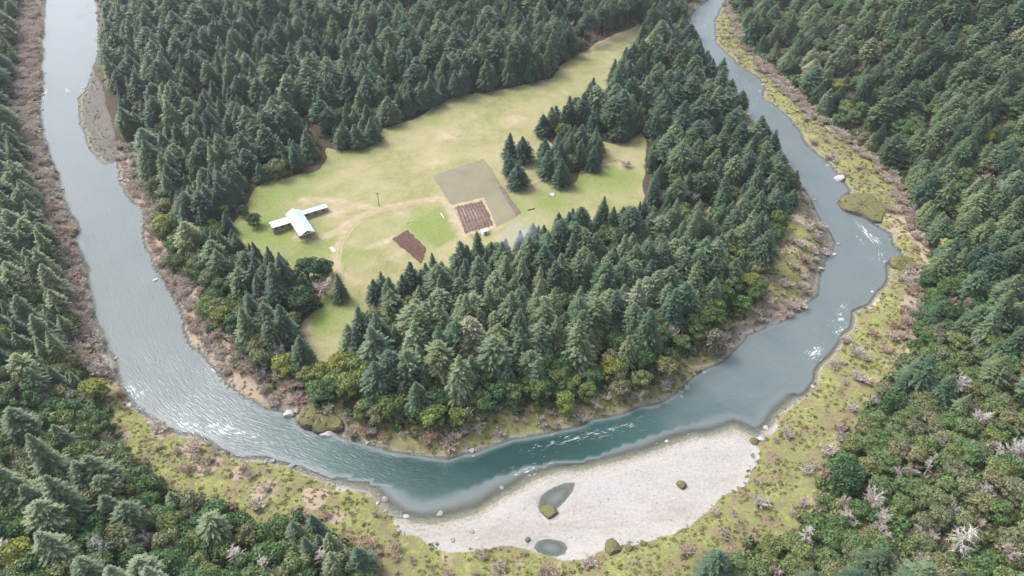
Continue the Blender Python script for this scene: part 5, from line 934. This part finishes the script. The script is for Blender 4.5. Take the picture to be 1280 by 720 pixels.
# ------------------------------------------------------------------ worn wheel tracks: narrow strips of bare earth, ragged along the edge
def strip(line, width, lift=.07):
    A_ = np.array(line, float); L_ = np.concatenate([[0], np.cumsum(np.hypot(*(A_[1:] - A_[:-1]).T))]); s_ = np.arange(0, L_[-1], .6)
    k_ = np.ones(9) / 9; C = np.stack([np.convolve(np.pad(np.interp(s_, L_, A_[:, i]), 4, mode='edge'), k_, 'valid') for i in (0, 1)], 1)
    T = np.gradient(C, axis=0); T /= np.hypot(T[:, 0], T[:, 1])[:, None] + 1e-9; Nn = np.stack([-T[:, 1], T[:, 0]], 1); V, F = [], []
    for a, b in ((-width, -width + .75), (width - .75, width)):
        w_ = .35 * (vnoise(C, 2.3, 51) - .5)[:, None]; e0 = C + Nn * (a - w_); e1 = C + Nn * (b + w_); k0 = len(V)
        z0, z1 = height(e0) + lift, height(e1) + lift
        for q0, q1, h0, h1 in zip(e0, e1, z0, z1): V += [(q0[0], q0[1], h0), (q1[0], q1[1], h1)]
        F += [(k0 + 2 * i, k0 + 2 * i + 1, k0 + 2 * i + 3, k0 + 2 * i + 2) for i in range(len(C) - 1)]
    tag(link('dirt_track_path', mesh_of('dirt_track_path', V, F, [M['earth']], True)), kind='structure')
for ln_ in WHEELS: strip(ln_, 1.15)

# ------------------------------------------------------------------ small things on the meadow
def on(x, y): return (x, y, h_at(x, y))
px_, py_ = POINTS['pole']; pole = bpy.data.objects.new('utility_pole', None); COL.objects.link(pole); pole.location = on(px_, py_); tag(pole, 'thin dark utility pole standing in the meadow above barn track', 'pole')
V, F = [], []; tube(V, F, (0, 0, -.5), (0, 0, 8.5), .16, .11, 8); part('post', V, F, 'post', pole)
V, F = boxm(-1.1, 1.1, -.08, .08, 7.6, 7.8); part('crossarm', V, F, 'post', pole); V, F = boxm(-.7, .7, -.08, .08, 6.6, 6.78); part('crossarm', V, F, 'post', pole)
for x in (-1, -.4, .4, 1): V, F = [], []; tube(V, F, (x, 0, 7.8), (x, 0, 8.05), .06, .04, 6); part('insulator', V, F, 'glass', pole)

px_, py_ = POINTS['shed']; shed = bpy.data.objects.new('garden_shed', None); COL.objects.link(shed); shed.location = on(px_, py_); shed.rotation_euler = (0, 0, .6); tag(shed, 'small white shed at lower corner of the row garden', 'shed')
V, F = boxm(-1.5, 1.5, -1.0, 1.0, -.3, 2.0); part('wall', V, F, 'white', shed)
V = [(-1.7, -1.2, 2.0), (1.7, -1.2, 2.0), (1.7, 0, 2.7), (-1.7, 0, 2.7), (-1.7, 1.2, 2.0), (1.7, 1.2, 2.0)]; part('roof', V, [(0, 1, 2, 3), (3, 2, 5, 4), (0, 3, 4), (1, 5, 2)], 'white', shed)
V, F = boxm(-.4, .4, -1.06, -1.01, -.1, 1.8); part('door', V, F, 'post', shed)

px_, py_ = POINTS['ring']; ringo = bpy.data.objects.new('fire_ring', None); COL.objects.link(ringo); ringo.location = on(px_, py_); tag(ringo, 'stone fire ring with pale ash on the small right field', 'fire ring')
for k in range(10):
    a = k * .628; o = link('stone', RK['r'][k % 4], ringo); o.location = (1.5 * math.cos(a), 1.5 * math.sin(a), .12); o.scale = (.45, .4, .38); o.rotation_euler = (0, 0, a)
V = [(0, 0, .16)] + [(1.2 * math.cos(k * .524), 1.2 * math.sin(k * .524), .06) for k in range(12)]; part('ash', V, [(0, 1 + k, 1 + (k + 1) % 12) for k in range(12)], 'white', ringo)

def drum(name, p0, p1, r, mat, label, cat):
    V, F = [], []; tube(V, F, p0, p1, r, r * .9, 10); F.append(tuple(range(9, -1, -1))); return tag(link(name, mesh_of(name, V, F, [M[mat]])), label, cat)
px_, py_ = POINTS['tarp']; z = h_at(px_, py_); V, F = [], []
for i in range(7):
    for j in range(4):
        V.append((px_ + (i - 3) * .75 * .55 + (j - 1.5) * .5 * .8, py_ - (i - 3) * .75 * .83 + (j - 1.5) * .5 * .55, z + .1 + (.55 if 0 < i < 6 and 0 < j < 3 else 0) * rng.uniform(.7, 1.2)))
for i in range(6):
    for j in range(3): F.append((i * 4 + j, i * 4 + j + 1, (i + 1) * 4 + j + 1, (i + 1) * 4 + j))
tag(link('tarpaulin', mesh_of('tarpaulin', V, F, [M['white']])), 'white tarpaulin covering a low heap by the dark evergreen', 'tarpaulin')
px_, py_ = POINTS['bench']; z = h_at(px_, py_); drum('irrigation_pipe', (px_ - .9, py_ + 2.0, z + .25), (px_ + .9, py_ - 2.0, z + .25), .22, 'white', 'short white pipe lying in the green plot', 'pipe')
px_, py_ = POINTS['log']; z = h_at(px_, py_); drum('log', (px_ - 1.8, py_ - .7, z + .2), (px_ + 1.8, py_ + .7, z + .2), .28, 'bark', 'dark log lying on grass of the small right field', 'log')
for k, (dx, dy) in enumerate(((0, 0), (2.2, 1.2))):
    x, y = POINTS['bags'][0] + dx, POINTS['bags'][1] + dy; o = link('compost_bag', RK['p'][k]); o.location = (x, y, h_at(x, y) + .2); o.scale = (.7, .5, .45)
    tag(o, ('left' if k == 0 else 'right') + ' one of two pale sacks above the tilled bed', 'sack')

# the old fence line across the right field: posts and rails, one fence
fence = bpy.data.objects.new('fence', None); COL.objects.link(fence); fence.location = on(*FENCE[0]); tag(fence, 'low dark wooden fence crossing the small right field', 'fence')
f0 = np.array(fence.location); prev = None; pole_pts = []
FA = np.array(FENCE); fl_ = np.concatenate([[0], np.cumsum(np.hypot(*(FA[1:] - FA[:-1]).T))])
for s in np.arange(0, fl_[-1], 2.6): x, y = np.interp(s, fl_, FA[:, 0]), np.interp(s, fl_, FA[:, 1]); pole_pts.append(np.array((x, y, h_at(x, y))) - f0)
for q in pole_pts: V, F = [], []; tube(V, F, q - (0, 0, .3), q + (0, 0, 1.15), .10, .09, 6); part('post', V, F, 'post', fence)
for a, b in zip(pole_pts[:-1], pole_pts[1:]):
    for zz_ in (.5, .95): V, F = [], []; tube(V, F, a + (0, 0, zz_), b + (0, 0, zz_), .07, .07, 4); part('rail', V, F, 'post', fence)

# ------------------------------------------------------------------ smoke drifting over the trees, and the air of the valley
sx, sy = SMOKE; sz = h_at(sx, sy)
bm = bmesh.new(); bmesh.ops.create_icosphere(bm, subdivisions=3, radius=1.0); me = bpy.data.meshes.new('smoke'); bm.to_mesh(me); bm.free()
t = NT('smoke'); t.n.remove(t.b); pv = t.node('ShaderNodeVolumePrincipled'); pv.inputs['Color'].default_value = (.78, .87, .97, 1)
tc = t.node('ShaderNodeTexCoord'); ln = t.node('ShaderNodeVectorMath', operation='LENGTH'); t.t.links.new(tc.outputs['Object'], ln.inputs[0])
fall = t.rng(ln.outputs['Value'], .15, .95, 1, 0); nz = t.noise(2.2, 4, .6, tc.outputs['Object'])
t.t.links.new(t.math('MULTIPLY', t.math('MULTIPLY', fall, t.rng(nz, .33, .72)), .085), pv.inputs['Density']); t.t.links.new(pv.outputs[0], t.out.inputs['Volume'])
me.materials.append(t.m); o = link('smoke', me); o.location = (sx, sy, sz + 19); o.scale = (15, 9, 9); o.rotation_euler = (.1, -.35, .3); tag(o, 'thin bluish smoke drifting above trees below the gardens', 'smoke', kind='stuff')

V, F = boxm(-8200, 8200, -8200, 8200, -6.0, HAZE_TOP)
hz_me = mesh_of('haze', V, F); t = NT('haze'); t.n.remove(t.b); pv = t.node('ShaderNodeVolumePrincipled'); pv.inputs['Color'].default_value = (.86, .93, 1.0, 1); pv.inputs['Density'].default_value = HAZE_D
pv.inputs['Anisotropy'].default_value = 0.2
t.t.links.new(pv.outputs[0], t.out.inputs['Volume']); hz_me.materials.append(t.m); tag(link('haze', hz_me), 'thin pale haze filling the valley air', 'haze', kind='stuff')
